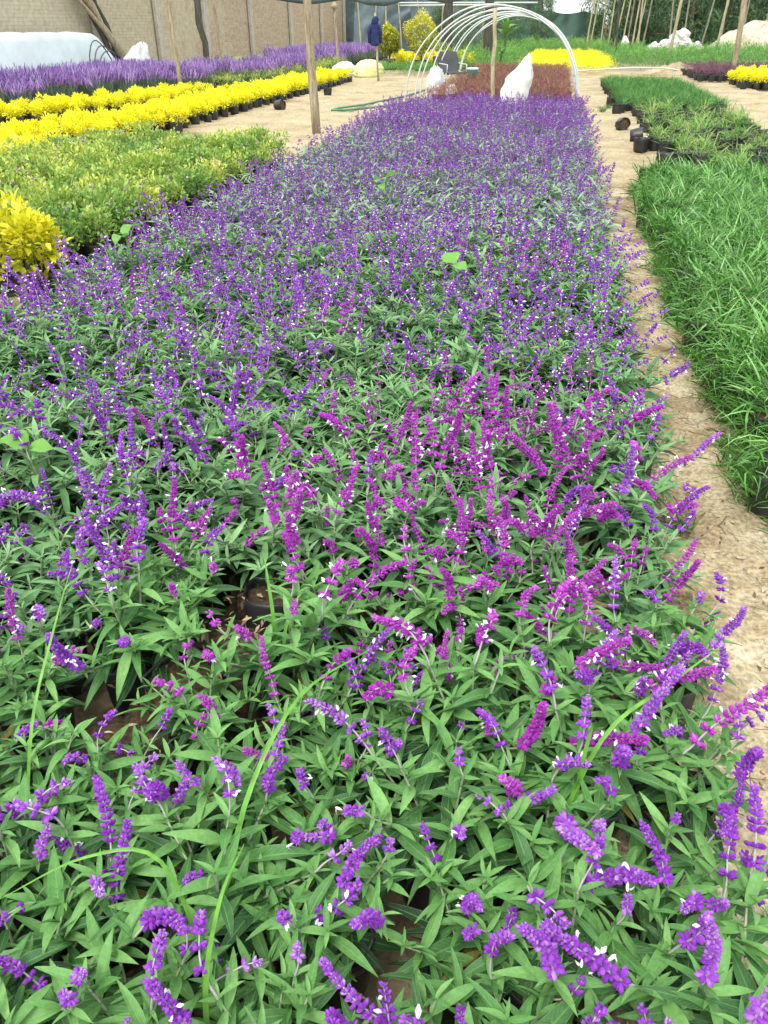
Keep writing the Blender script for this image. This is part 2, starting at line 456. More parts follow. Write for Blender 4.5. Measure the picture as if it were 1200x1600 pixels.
def box_T(lo, hi, mat=0, tint=.5):
    x0, y0, z0 = lo; x1, y1, z1 = hi
    v = [(x0, y0, z0), (x1, y0, z0), (x1, y1, z0), (x0, y1, z0), (x0, y0, z1), (x1, y0, z1), (x1, y1, z1), (x0, y1, z1)]
    q = [(0, 3, 2, 1), (4, 5, 6, 7), (0, 1, 5, 4), (1, 2, 6, 5), (2, 3, 7, 6), (3, 0, 4, 7)]
    return T(v, q, mat=mat, tint=tint)

def lathe_T(prof, sides=12, wob=0.0, seed=0, mat=0, tint=.5):
    r = np.random.default_rng(seed)
    ang = r.normal(0, wob, (len(prof), sides))
    base = r.normal(0, wob, sides)
    v = []
    for i, (rad, z) in enumerate(prof):
        for k in range(sides):
            a = 2 * math.pi * k / sides
            rr = rad * (1 + base[k] + .5 * ang[i, k])
            v.append((rr * math.cos(a), rr * math.sin(a), z + rad * .4 * ang[i, k]))
    return T(v, grid_q(sides, len(prof) - 1, True), mat=mat, tint=tint)

def vnoise(x, y, seed=0):
    """Smooth value noise on arrays."""
    r = np.random.default_rng(seed).random((64, 64))
    xi, yi = np.floor(x).astype(int), np.floor(y).astype(int)
    fx, fy = x - xi, y - yi
    fx, fy = fx * fx * (3 - 2 * fx), fy * fy * (3 - 2 * fy)
    g = lambda a, b: r[a % 64, b % 64]
    return (g(xi, yi) * (1 - fx) + g(xi + 1, yi) * fx) * (1 - fy) + (g(xi, yi + 1) * (1 - fx) + g(xi + 1, yi + 1) * fx) * fy

# ------------------------------------------------------------------ object kit
def part(name, me, parent, mx=None):
    o = bpy.data.objects.new(name, me)
    COL.objects.link(o)
    o.parent = parent
    if mx is not None:
        o.matrix_basis = Matrix(mx.tolist())
    return o

def root(name, loc=(0, 0, 0), rot=0.0, s=1.0, label=None, cat=None, group=None):
    o = bpy.data.objects.new(name, None)
    COL.objects.link(o)
    o.empty_display_size = .05
    o.location = loc; o.rotation_euler = (0, 0, rot); o.scale = (s, s, s)
    return tag(o, label, cat, group)

def tag(o, label=None, cat=None, group=None, kind=None):
    if label: o['label'] = label
    if cat: o['category'] = cat
    if group: o['group'] = group
    if kind: o['kind'] = kind
    return o

def solo(name, me, loc=(0, 0, 0), rot=0.0, label=None, cat=None, group=None, kind=None):
    o = bpy.data.objects.new(name, me)
    COL.objects.link(o)
    o.location = loc; o.rotation_euler = (0, 0, rot)
    return tag(o, label, cat, group, kind)

CF = np.array((-math.sin(R(10.8)) * math.cos(R(31.8)), math.cos(R(10.8)) * math.cos(R(31.8)), -math.sin(R(31.8))))
CR = np.array((math.cos(R(10.8)), math.sin(R(10.8)), 0))
CU = np.cross(CR, CF)
def in_view(x, y, z=.3, m=.08):
    """Is a place inside the photograph's field of view (used only to rank which plants are built one by one)."""
    v = np.array((x, y, z - 1.5)); d = v @ CF
    if d < .1: return False
    return abs(v @ CR / d) < 600 / 1232 + m and abs(v @ CU / d) < 800 / 1232 + m

# ================================================================== SETTING
# ground: one sheet to the horizon
gx = np.concatenate([[-600, -150, -60], np.linspace(-30, 30, 61), [60, 150, 600]])
gy = np.concatenate([[-300, -60], np.linspace(-10, 70, 81), [120, 300, 900]])
X, Y = np.meshgrid(gx, gy)
Z = .03 * (vnoise(X * .9, Y * .9, 3) - .5) + .02 * (vnoise(X * .3 + 9, Y * .3, 4) - .5) - .03
ground = solo('ground', to_mesh(T(np.stack([X, Y, Z], -1).reshape(-1, 3), grid_q(len(gx) - 1, len(gy) - 1)), 'ground', [M['sand']]))
tag(ground, kind='structure')

def strip(name, x0, x1, y0, y1, step, amp, mat, seed, edge=.06):
    xs = np.arange(x0, x1 + step / 2, step); ys = np.arange(y0, y1 + step / 2, step)
    X, Y = np.meshgrid(xs, ys)
    Z = amp * (vnoise(X * 5, Y * 3.2, seed) - .35) + amp * .7 * (vnoise(X * 14, Y * 11, seed + 1) - .5) + amp * .35 * (vnoise(X * 34, Y * 31, seed + 2) - .5)
    e = np.minimum(np.minimum(X - x0, x1 - X), np.minimum(Y - y0, y1 - Y))
    Z = Z + .012 - .07 * (1 - np.clip(e / edge, 0, 1))
    o = solo(name, to_mesh(T(np.stack([X, Y, Z], -1).reshape(-1, 3), grid_q(len(xs) - 1, len(ys) - 1)), name, [mat]))
    return tag(o, kind='structure')
strip('path', .1, 1.35, -.6, 9.5, .025, .028, M['path'], 21)
strip('path', .2, 1.6, 9.3, 32, .07, .03, M['sand'], 31)
strip('path', -6.6, -2.3, 8.5, 34, .09, .035, M['sand'], 41)
strip('path', 2.9, 5.2, 8, 27, .09, .03, M['sand'], 51)

# ---- boundary wall on the left: brick with concrete columns and footing
WX = -13.2
wall = root('boundary_wall', (WX, 0, 0), label='long tan brick boundary wall with concrete columns along the left side', cat='wall')
part('brickwork', box_T((-.25, 6, -.1), (0, 56, 3.3)) and to_mesh(box_T((-.25, 6, -.1), (0, 56, 3.3)), 'brickwork', [M['brick']], False), wall)
part('footing', to_mesh(box_T((.002, 29, -.1), (.14, 56.05, .32)), 'footing', [M['concrete']], False), wall)
colm = to_mesh(box_T((-.02, -.17, -.08), (.09, .17, 3.36)), 'column', [M['concrete']], False)
for y in (12.5, 19.5, 24.6, 28.8, 33.0, 38.2, 44.2, 50.2, 55.7):
    part('column', colm, wall, rz(0, (.05, y, 0)))

# ================================================================== SALVIA: kit of leaves, flower spikes, plants
def calyx_T(sides, rings, L=.0108, W=.0056):
    prof = {3: [(.22, 0), (.95, .38), (.9, .82), (.12, 1.0)], 2: [(.25, 0), (1.0, .55), (.8, 1.0)], 1: [(.35, 0), (1.0, 1.0)]}[rings]
    v = []
    for r_, t in prof:
        for k in range(sides):
            a = 2 * math.pi * k / sides
            lob = 1 + (.22 * math.cos(3 * a) if t > .7 and sides > 4 else 0)
            v.append((W * .5 * r_ * math.cos(a) * lob, L * t * (1 + (.12 * math.cos(3 * a) if t == 1 else 0)), W * .5 * r_ * math.sin(a) * lob))
    return T(v, grid_q(sides, rings, True))

CAL = {0: calyx_T(6, 3), 1: calyx_T(4, 2, W=.0060), 2: calyx_T(3, 1, L=.0118, W=.0078)}
def corolla_T(s=1.0):
    g = G()
    g.add(lathe_T([(.0006, 0), (.0018, .004), (.0024, .009), (.0014, .0125), (.0002, .0135)], 6))
    g.add(leaf_T(.008, .007, 3, droop=.8), frame((0, .001, .0095), (0, 1, .3)))
    return g.T()
COR = corolla_T()
COR_LOW = lathe_T([(.0015, 0), (.0035, .006), (.001, .012)], 4)

def spike_T(length, lod, seed, bend, young=.0, ped=.05, wp=.10):
    """Flower spike: pale stalk, whorls of velvety calyces, tighter towards the tip. Returns template and blossom template."""
    r = np.random.default_rng(seed)
    g, gb = G(), G()
    n = 9
    tot = ped + length
    pts, a = [np.zeros(3)], 0.0
    for i in range(n):
        a += bend / n * (i / n + .4)
        pts.append(pts[-1] + np.array((math.sin(a), .12 * math.sin(i + seed), math.cos(a))) * tot / n)
    pts = np.array(pts)
    rad = np.linspace(.0022, .0009, n + 1)
    if lod < 2:
        g.add(tube_T(pts, rad, 5 if lod == 0 else 3, mat=1, tint=.75, cap=False))
    else:
        g.add(tube_T(pts[::3], .0016, 3, mat=1, tint=.7, cap=False))
    s = ped
    k = 0
    gap0 = {0: .0120, 1: .0150, 2: .019}[lod] * (.6 if young > .25 else 1)
    while s < tot:
        f = (s - ped) / length
        i = min(n - 1, int(s / tot * n)); u = s / tot * n - i
        p = pts[i] * (1 - u) + pts[i + 1] * u
        d = unit(pts[i + 1] - pts[i])
        ax = unit(np.cross(d, (0, 1, .01))); ay = np.cross(d, ax)
        size = (1.15 - .55 * f ** 2) * (1 - young * .45) * (.9 + .2 * r.random())
        m = {0: 11, 1: 6, 2: 4}[lod]
        mats, tints = [], []
        ph = r.random() * 6
        for c in range(m):
            b = ph + 2 * math.pi * c / m + r.normal(0, .15)
            outw = math.cos(b) * ax + math.sin(b) * ay
            dd = unit(outw + d * (.1 + .9 * f + r.normal(0, .25)))
            mats.append(frame(p + outw * .0012 + d * r.normal(0, .0012), dd, size * (.85 + .35 * r.random()), r.random() * 6))
            tints.append(np.clip(.42 + .16 * r.normal() + .22 * f + .3 * young, .02, .98))
            if r.random() < (wp if f < .75 else wp * .2):
                gb.add(COR if lod == 0 else COR_LOW, zframe(p + outw * .008, unit(outw + d * .15), (.8 + .3 * r.random()) if lod == 0 else (.7 + .4 * r.random()), r.random() * 6), tint=.5)
        g.add(CAL[lod], mats, tint=tints)
        if f < .5 and r.random() < .5:      # small bract
            g.add(leaf_T(.012, .004, 2, droop=.3), frame(p, unit(ax * math.cos(ph) + ay * math.sin(ph) + d * .3)), tint=.6, mat=1)
        s += gap0 * (1.35 - .85 * f) * (1 if k > 1 else 1.5 - .1 * k)
        k += 1
    g.add(CAL[lod], [frame(pts[-1] + r.normal(0, .0015, 3), unit(pts[-1] - pts[-2] + r.normal(0, .35, 3)), .7, r.random() * 6) for _ in range(3)], tint=.75)
    return g.T(), (gb.T() if gb.n else None)

SPK = []      # near / middle spikes: dict with meshes in two hues
for i in range(16):
    ln = [.022, .03, .04, .05, .06, .075, .09, .105, .12, .135, .15, .165, .05, .07, .10, .14][i]
    bend = [.5, .9, .3, 1.3, 1.7, .6, 1.1, .4, .8, 1.2, .5, .9, 2.0, 1.6, 1.5, .3][i]
    t, b = spike_T(ln, 0, 100 + i, bend, young=max(0, .9 - ln * 16), ped=.03 + .03 * random.random(), wp=.035 if i < 7 else .06)
    SPK.append(dict(len=ln,
                    violet=to_mesh(t, 'flower_spike', [M['violet'], M['sage_stem']]),
                    magenta=to_mesh(t, 'flower_spike', [M['magenta'], M['sage_stem']]),
                    bl=to_mesh(b, 'white_blossom', [M['blossom']]) if b is not None else None))
SPK_MID = []
for i in range(10):
    ln = [.04, .05, .07, .09, .11, .12, .08, .06, .13, .10][i]
    t, b = spike_T(ln, 1, 300 + i, [.4, .9, .5, .7, 1.1, .4, 1.4, .3, .6, .2][i], young=max(0, .6 - ln * 9), ped=.035, wp=.14)
    SPK_MID.append(dict(len=ln, t=t, b=b,
                        violet=to_mesh(t, 'flower_spike', [M['violet'], M['sage_stem']]),
                        magenta=to_mesh(t, 'flower_spike', [M['magenta'], M['sage_stem']]),
                        bl=to_mesh(b, 'white_blossom', [M['blossom']]) if b is not None else None))
SPK_FAR = []
for i in range(8):
    ln = [.06, .08, .10, .11, .09, .10, .07, .12][i]
    SPK_FAR.append(spike_T(ln, 2, 500 + i, [.3, .6, .4, .9, .2, .5, .8, .3][i], ped=.035, wp=.16))

# leaf kit: (length 1 m templates scaled by the matrix)
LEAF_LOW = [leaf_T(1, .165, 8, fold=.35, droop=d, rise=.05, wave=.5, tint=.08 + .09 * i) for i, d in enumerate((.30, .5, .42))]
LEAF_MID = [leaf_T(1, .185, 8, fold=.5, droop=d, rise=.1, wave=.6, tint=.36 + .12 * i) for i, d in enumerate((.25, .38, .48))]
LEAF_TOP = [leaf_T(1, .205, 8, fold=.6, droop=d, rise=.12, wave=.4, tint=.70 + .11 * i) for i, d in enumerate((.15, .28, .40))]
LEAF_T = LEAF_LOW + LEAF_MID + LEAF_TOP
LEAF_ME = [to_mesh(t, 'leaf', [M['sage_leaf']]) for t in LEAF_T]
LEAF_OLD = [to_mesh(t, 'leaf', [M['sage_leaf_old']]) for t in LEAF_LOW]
def leaf_lod(seg):
    return [leaf_T(1, .19, seg, fold=.45, droop=d, rise=.1, tint=.5) for d in (.3, .5, .42, .25, .38, .48, .15, .28, .4)]
LEAF_L1 = leaf_lod(3)
LEAF_L2 = leaf_lod(2)

def plant_def(seed):
    r = np.random.default_rng(seed)
    leaves, stems, tips = [], [], []
    ns = int(r.integers(9, 12))
    a0 = r.random() * 6.28
    for s in range(ns):
        az = a0 + 2 * math.pi * s / ns + r.normal(0, .25)
        lean = (.015 if s == 0 else r.uniform(.04, .15))
        h = r.uniform(.13, .20) * (1.1 if s == 0 else 1.0) * (1 - .55 * max(0, lean - .08) / .1)
        b = np.array((math.cos(az) * .025, math.sin(az) * .025, .145))
        hor = np.array((math.cos(az), math.sin(az), 0))
        P = lambda t: b + hor * lean * t ** 1.25 + np.array((0, 0, h * t * (1 - .12 * t)))
        ts = np.linspace(0, 1, 6)
        stems.append((np.array([P(t) for t in ts]), np.linspace(.0034, .0020, 6)))
        nn = int(r.integers(5, 7))
        pa = az + r.random() * .6
        for k in range(nn):
            t = .12 + .88 * (k + .3 * r.random()) / nn
            p = P(min(t, 1))
            pa += math.pi / 2 + r.normal(0, .2)
            prof = math.sin(math.pi * (.28 + .66 * t)) ** .8
            for sd in (0, math.pi):
                if t < .3 and r.random() < .15: continue
                a = pa + sd + r.normal(0, .18)
                el = -.25 + .85 * t + r.normal(0, .22)
                L = (.040 + .074 * prof) * r.uniform(.65, 1.3)
                if t < .45 and r.random() < .3: L *= 1.3
                d = np.array((math.cos(a) * math.cos(el), math.sin(a) * math.cos(el), math.sin(el)))
                vi = (0 if t < .38 else 3 if t < .68 else 6) + int(r.integers(0, 3))
                leaves.append((vi, frame(p, d, L, r.normal(0, .35)), t))
                if r.random() < .55 and t > .35:   # small axillary leaf
                    a2 = a + r.normal(0, .7)
                    d2 = np.array((math.cos(a2) * .7, math.sin(a2) * .7, .7))
                    leaves.append((6 + int(r.integers(0, 3)), frame(p, d2, L * .45, r.normal(0, .4)), min(1, t + .15)))
        end = unit(P(1) - P(.8))
        # terminal rosette
        for k in range(4):
            a = pa + k * math.pi / 2 + .4
            d = np.array((math.cos(a) * .75, math.sin(a) * .75, .5))
            leaves.append((6 + k % 3, frame(P(1), d, r.uniform(.03, .055), r.normal(0, .3)), 1.0))
        tips.append((P(1), end))
    return dict(leaves=leaves, stems=stems, tips=tips)

NV = 10
PD = [plant_def(700 + i) for i in range(NV)]
def stems_T(pd, sides=5):
    g = G()
    for p, rd in pd['stems']:
        g.add(tube_T(p, rd, sides, mat=0, tint=.35, cap=False))
    return g.T()
STEM_ME = [to_mesh(stems_T(pd), 'stems', [M['sage_stem']]) for pd in PD]
def foliage_T(pd, kit, keep=1.0, grow=1.0, seed=0, mats=(0, 1)):
    r = np.random.default_rng(seed)
    by = {}
    for vi, mx, t in pd['leaves']:
        if r.random() > keep: continue
        mx = mx.copy(); mx[:3, :3] *= grow
        by.setdefault(vi, ([], []))
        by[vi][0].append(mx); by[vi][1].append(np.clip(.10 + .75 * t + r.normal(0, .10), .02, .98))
    g = G()
    for vi, (ms, ti) in by.items():
        g.add(kit[vi], np.array(ms), tint=ti)
    return g.T()
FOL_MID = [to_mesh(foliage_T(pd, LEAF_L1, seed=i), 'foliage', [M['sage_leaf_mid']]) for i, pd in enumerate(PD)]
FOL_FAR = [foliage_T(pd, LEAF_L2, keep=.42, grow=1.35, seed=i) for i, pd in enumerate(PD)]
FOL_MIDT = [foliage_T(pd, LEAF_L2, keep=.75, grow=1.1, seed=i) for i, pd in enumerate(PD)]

# black nursery bags
BAG, SOIL = [], []
for i in range(4):
    t = lathe_T([(.05, .0), (.074, .004), (.083, .05), (.086, .11), (.087, .155), (.089, .166), (.085, .169), (.083, .150)], 16, .07, 40 + i)
    BAG.append(to_mesh(t, 'bag', [M['bag']]))
    SOIL.append(to_mesh(lathe_T([(.088, .145), (.05, .152), (.001, .156)], 8, .04, 50 + i), 'soil', [M['soil']]))
BAG_T = lathe_T([(.07, .0), (.086, .1), (.085, .168), (.001, .15)], 8, .05, 44)
def bag(parent, i):
    b = part('bag', BAG[i % 4], parent, rz(i * 1.7))
    part('soil', SOIL[i % 4], b)
    return b

# ------------------------------------------------------------------ the bed
BX0, BX1, BY0, BY1 = -2.62, .38, .12, 16.3
SP = .205
GAPS = [(-.76, 1.32, .115), (-.58, 1.62, .11), (-.80, 1.10, .07)]
cells = []
ny = int((BY1 - BY0) / SP); nx = int((BX1 - BX0) / SP) + 1
for j in range(ny):
    for i in range(nx):
        x = BX1 - i * SP + (SP * .5 if j % 2 else 0) * .5 - .05 + rng.normal(0, .02)
        y = BY0 + j * SP + rng.normal(0, .02)
        cells.append((x, y, i, j))
cells.sort(key=lambda c: math.hypot(c[0], c[1]))
_T1 = 'zeroth first second third fourth fifth sixth seventh eighth ninth tenth eleventh twelfth thirteenth fourteenth fifteenth sixteenth seventeenth eighteenth nineteenth'.split()
_T10 = [None, None, 'twent', 'thirt', 'fort', 'fift', 'sixt', 'sevent', 'eight', 'ninet']
def ordinal(n):
    n += 1
    if n < 20: return _T1[n]
    return _T10[n // 10] + ('ieth' if n % 10 == 0 else 'y-' + _T1[n % 10])
ORD = ['first', 'second', 'third', 'fourth', 'fifth', 'sixth', 'seventh', 'eighth', 'ninth', 'tenth', 'eleventh', 'twelfth', 'thirteenth']

def spike_at(tip, d, ax, ay, r, side_lean):
    dd = unit(d + np.array((0, 0, .55)) + r.normal(0, .22, 3) + np.array((side_lean, 0, 0)))
    return zframe(tip, dd, 1.0, r.random() * 6.28)

def magenta_p(x, y):
    # a drift of redder spikes in the middle of the bed
    return .03 + .97 * min(1, 2.2 * math.exp(-((x + .20) / .50) ** 2 - ((y - 1.95) / .70) ** 2))

stuff = G()        # materials: 0 violet 1 stem 2 blossom 3 leaf 4 bag
def bloom(x, y):
    """How freely the plants flower, in drifts over the bed."""
    n = float(vnoise(np.array(x * 1.6 + 20), np.array(y * 1.1 + 5), 77))
    k = min(1, max(0, (y - 1.2) / 1.2))
    return (.80 + .45 * n) * (1 - k) + (.25 + 1.5 * n) * k

near_leaf = [c for c in cells if in_view(c[0], c[1], .25, .1) and math.hypot(c[0], c[1]) < 1.75]
count = 0
n_leaf = 0
for ci, (x, y, i, j) in enumerate(cells):
    if any(math.hypot(x - a, y - b) < q for a, b, q in GAPS):
        continue
    dist = math.hypot(x, y)
    r = np.random.default_rng(9000 + ci)
    v = int(r.integers(0, NV)); rot = r.random() * 6.28
    size = r.uniform(.8, 1.16)
    pd = PD[v]
    bl = bloom(x, y)
    nsp = (6.2 if y < 1.2 else 6.2 if y < 2.4 else 5.4 if y < 4 else 5.6 if y < 8 else 6.8) * bl
    lean = .0
    if x > .1: lean = .22 * (x - .1) / .3
    far_grow = 1.0 + .12 * min(1, max(0, (y - 1.0) / 3)) - .12 * min(1, max(0, (y - 4) / 3))
    if in_view(x, y, .3, .1) and count < 300:
        count += 1
        near = dist < 1.75
        lab = 'purple velvet sage plant, %s row from the front, %s from the dirt path' % (ordinal(j), ordinal(i))
        o = root('sage_plant', (x, y, 0), rot, size, lab, 'plant', 'purple sage plants in the long bed')
        bag(o, ci)
        part('stems', STEM_ME[v], o)
        if near:
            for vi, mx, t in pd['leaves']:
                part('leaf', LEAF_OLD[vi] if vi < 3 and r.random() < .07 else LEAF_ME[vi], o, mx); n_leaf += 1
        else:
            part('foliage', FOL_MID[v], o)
        idx = list(r.permutation(len(pd['tips'])))[:max(1, int(round(nsp + r.normal(0, .8))))]
        cr, sr = math.cos(-rot), math.sin(-rot)
        ll = (lean * cr, lean * sr)
        red = r.random() < magenta_p(x, y)
        flip = .06 if magenta_p(x, y) > .2 else 0
        for k in idx:
            tip, d = pd['tips'][k]
            dd = unit(d + np.array((ll[0], ll[1], .45)) + r.normal(0, .25, 3) * np.array((1, 1, .4)))
            kit = SPK if dist < 2.6 else SPK_MID
            if dist < 2.6:
                long = r.random() < (.22 + .32 * min(1, max(0, y - .9)) + (.3 if x > .05 else 0))
                c = int(r.integers(5, 12)) if long else int(r.choice([0, 1, 2, 3, 4, 12, 13, 5]))
                if long and r.random() < .3: c = int(r.choice([14, 15]))
            else:
                c = int(r.integers(0, len(kit)))
            hue = 'magenta' if (red != (r.random() < flip)) and y > 1.0 else 'violet'
            sk = part('flower_spike', kit[c][hue], o, zframe(tip - .004 * dd, dd, far_grow * r.uniform(.85, 1.15), r.random() * 6.28))
            if kit[c]['bl'] is not None and r.random() < (.5 if y < 1.2 else .9):
                part('white_blossom', kit[c]['bl'], sk)
    else:
        base = rz(rot, (x, y, 0), size)
        mid = dist < 4.6 or (y < 2.5)
        far2 = y > 9
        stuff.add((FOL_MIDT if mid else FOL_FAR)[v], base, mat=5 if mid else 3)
        edge = x > BX1 - .25 or x < BX0 + .3 or y > BY1 - .3
        if edge:
            stuff.add(BAG_T, base, mat=4)
        cnt = int(round(nsp + r.normal(0, .8) + (4 if y > 11.5 else 0)))
        ntip = len(pd['tips'])
        for k in range(max(1, cnt)):
            tip, d = pd['tips'][k % ntip]
            if k >= ntip: tip = tip + r.normal(0, .03, 3) * np.array((1, 1, .3))
            ln_l = lean if x > .1 else (-.2 if x < BX0 + .2 else 0)
            cr, sr = math.cos(-rot), math.sin(-rot)
            dd = unit(d * .6 + np.array((ln_l * cr, ln_l * sr, .6)) + r.normal(0, .22, 3) * np.array((1, 1, .3)))
            mx = base @ zframe(tip, dd, far_grow * r.uniform(.85, 1.2), r.random() * 6.28)
            if mid:
                s_ = SPK_MID[int(r.integers(0, 10))]; t, b = s_['t'], s_['b']
            else:
                t, b = SPK_FAR[int(r.integers(0, 8))]
            stuff.add(t, mx)
            if b is not None and r.random() < .8:
                stuff.add(T(b.v, b.q, b.uv, 2, .5), mx)
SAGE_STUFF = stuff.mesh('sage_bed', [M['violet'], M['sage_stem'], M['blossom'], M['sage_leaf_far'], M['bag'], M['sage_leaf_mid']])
solo('sage_bed', SAGE_STUFF, label='mass of purple flowering sage filling the far part of the long bed', cat='flower bed', kind='stuff')

# bare bags showing soil in the gaps of the bed
for k, (x, y, tilt) in enumerate([(-.74, 1.30, .25), (-.60, 1.60, -.15)]):
    o = root('nursery_bag', (x, y, .0), k, 1.12, ['half empty black nursery bag leaning in the soil gap of the sage bed',
                                                'soil-filled black nursery bag behind the leaning one in the soil gap'][k], 'nursery bag', 'bare bags in the gap of the sage bed')
    bag(o, k + 1)
    o.rotation_euler = (tilt, .12, k)

# ================================================================== other kits
def bush_T(seed, n, rad, h, z0, L, W, kitseg=2, lumps=5, up=.35, tlo=.15, thi=.95, droop=.3, twig=0):
    """Leafy clump: leaves spread through several lumps, lighter leaves higher up and outermost."""
    r = np.random.default_rng(seed)
    lv = [leaf_T(1, W / L, kitseg, fold=.4, droop=d, rise=.1) for d in (droop, droop * .4)]
    cen = [(r.normal(0, rad * .42), r.normal(0, rad * .42), r.uniform(.35, .72)) for _ in range(lumps)]
    ms = [[], []]; ts = [[], []]
    for k in range(n):
        c = cen[int(r.integers(0, lumps))]
        d = unit(r.normal(0, 1, 3) + np.array((0, 0, .4)))
        q = r.uniform(.35, 1) ** .6
        p = np.array((c[0] + d[0] * rad * .62 * q, c[1] + d[1] * rad * .62 * q, z0 + h * (c[2] + d[2] * .38 * q)))
        if p[2] < z0: continue
        ld = unit(d * .8 + r.normal(0, .45, 3) + np.array((0, 0, up)))
        i = int(r.integers(0, 2))
        ms[i].append(frame(p, ld, L * r.uniform(.7, 1.25), r.normal(0, .5)))
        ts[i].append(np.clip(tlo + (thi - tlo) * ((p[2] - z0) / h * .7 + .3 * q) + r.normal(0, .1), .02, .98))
    g = G()
    for i in (0, 1):
        if ms[i]: g.add(lv[i], np.array(ms[i]), tint=ts[i])
    if twig:
        for k in range(twig):
            c = cen[k % lumps]
            g.add(tube_T([(0, 0, z0 - .05), (c[0] * .6, c[1] * .6, z0 + h * c[2] * .6), (c[0], c[1], z0 + h * c[2])], [.006, .004, .003], 4, mat=1, cap=False))
    return g.T()

def tuft_T(seed, n, L, W, spread, z0, bend=.9, nseg=4, tlo=.15, thi=.9, rbase=.06):
    r = np.random.default_rng(seed)
    kit = [blade_T(1, W / L, nseg, bend * b, start=s) for b, s in ((.6, 1.5), (1.0, 1.4), (1.3, 1.3))]
    g = G()
    for i in range(3):
        k = n // 3
        az = r.random(k) * 6.28; rr = rbase * np.sqrt(r.random(k))
        ms = [rz(az[q] + r.normal(0, .5), (math.cos(az[q]) * rr[q], math.sin(az[q]) * rr[q], z0), L * r.uniform(.6, 1.15)) for q in range(k)]
        for m_ in ms:      # tilt outward
            tl = r.normal(0, spread)
            c, s = math.cos(tl), math.sin(tl)
            m_[:3, :3] = m_[:3, :3] @ np.array([[c, 0, s], [0, 1, 0], [-s, 0, c]])
        g.add(kit[i], np.array(ms), tint=np.clip(r.uniform(tlo, thi, k), .02, .98))
    return g.T()

def scatter(x0, x1, y0, y1, sp, jit=.25, seed=0, xf=None):
    r = np.random.default_rng(seed)
    pts = []
    for j in range(int((y1 - y0) / sp) + 1):
        for i in range(int((x1 - x0) / sp) + 1):
            x = x0 + i * sp + (sp * .5 if j % 2 else 0) + r.normal(0, sp * jit * .4)
            y = y0 + j * sp + r.normal(0, sp * jit * .4)
            if xf: x += xf(y)
            pts.append((x, y, i, j))
    return pts

def plant_bed(name, pts, kit, mats, labelf, cat, group, limit, stuff_name, stuff_label, pot=True, srange=(.85, 1.15), seed=0, z=0.0, side='the left'):
    """pts ranked by distance: the nearest in view are plants of their own, the rest one mass."""
    r = np.random.default_rng(seed)
    mes = [to_mesh(t, 'foliage', mats) for t in kit]
    pts = sorted(pts, key=lambda p: math.hypot(p[0], p[1]))
    g = G(); n = 0
    nm = len(mats)
    for k, (x, y, gi, gj) in enumerate(pts):
        rot = r.random() * 6.28; s = r.uniform(*srange); v = int(r.integers(0, len(kit)))
        if n < limit and in_view(x, y, .3, .03):
            n += 1
            o = root(name, (x, y, z), rot, s, labelf(x, y, n) + ', %s row, %s from %s' % (ordinal(gj), ordinal(gi), side), cat, group)
            if pot: bag(o, k)
            part('foliage', mes[v], o)
        else:
            g.add(kit[v], rz(rot, (x, y, z), s))
            if pot: g.add(BAG_T, rz(rot, (x, y, z), s), mat=nm)
    if g.n:
        solo(stuff_name, g.mesh(stuff_name, mats + [M['bag']]), label=stuff_label, cat='flower bed', kind='stuff')

# ---- yellow shrubs in bags, left
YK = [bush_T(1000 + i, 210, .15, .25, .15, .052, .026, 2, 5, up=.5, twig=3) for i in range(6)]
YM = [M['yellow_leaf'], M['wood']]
rowB = scatter(-6.80, -6.08, 12.5, 26.0, .235, .3, 5)
rowB2 = scatter(-7.15, -6.62, 7.5, 12.6, .235, .3, 6)
near_blk = scatter(-6.3, -5.95, 10.9, 11.9, .22, .3, 7)
near_blk2 = scatter(-6.35, -5.9, 7.6, 9.6, .22, .3, 8)
rowA = [p for p in scatter(-9.9, -8.95, 8.5, 21.5, .24, .3, 9, lambda y: .28 * (y - 12)) if p[0] < -7.75]
setA, setS, setN = set(p[:2] for p in rowA), set(p[:2] for p in near_blk), set(p[:2] for p in near_blk2)
def lab_y(x, y, n):
    if (x, y) in setA: return 'yellow potted shrub in the strip before the lavender'
    if (x, y) in setS: return 'yellow potted shrub in the small forward block'
    if (x, y) in setN: return 'yellow potted shrub in the block at the left edge'
    if y < 12.65: return 'yellow potted shrub in the left path-side strip'
    return 'yellow potted shrub in the path-side strip'
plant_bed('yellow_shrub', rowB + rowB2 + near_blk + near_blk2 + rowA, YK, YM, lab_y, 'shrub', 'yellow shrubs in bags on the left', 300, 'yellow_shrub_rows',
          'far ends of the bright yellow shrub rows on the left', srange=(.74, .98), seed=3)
o = root('yellow_shrub', (-5.72, 12.75, 0), 1.0, 1.15, 'single golden-yellow shrub in a bag standing alone on the sandy path', 'shrub', 'yellow shrubs in bags on the left')
bag(o, 2); part('foliage', to_mesh(YK[1], 'foliage', YM), o)

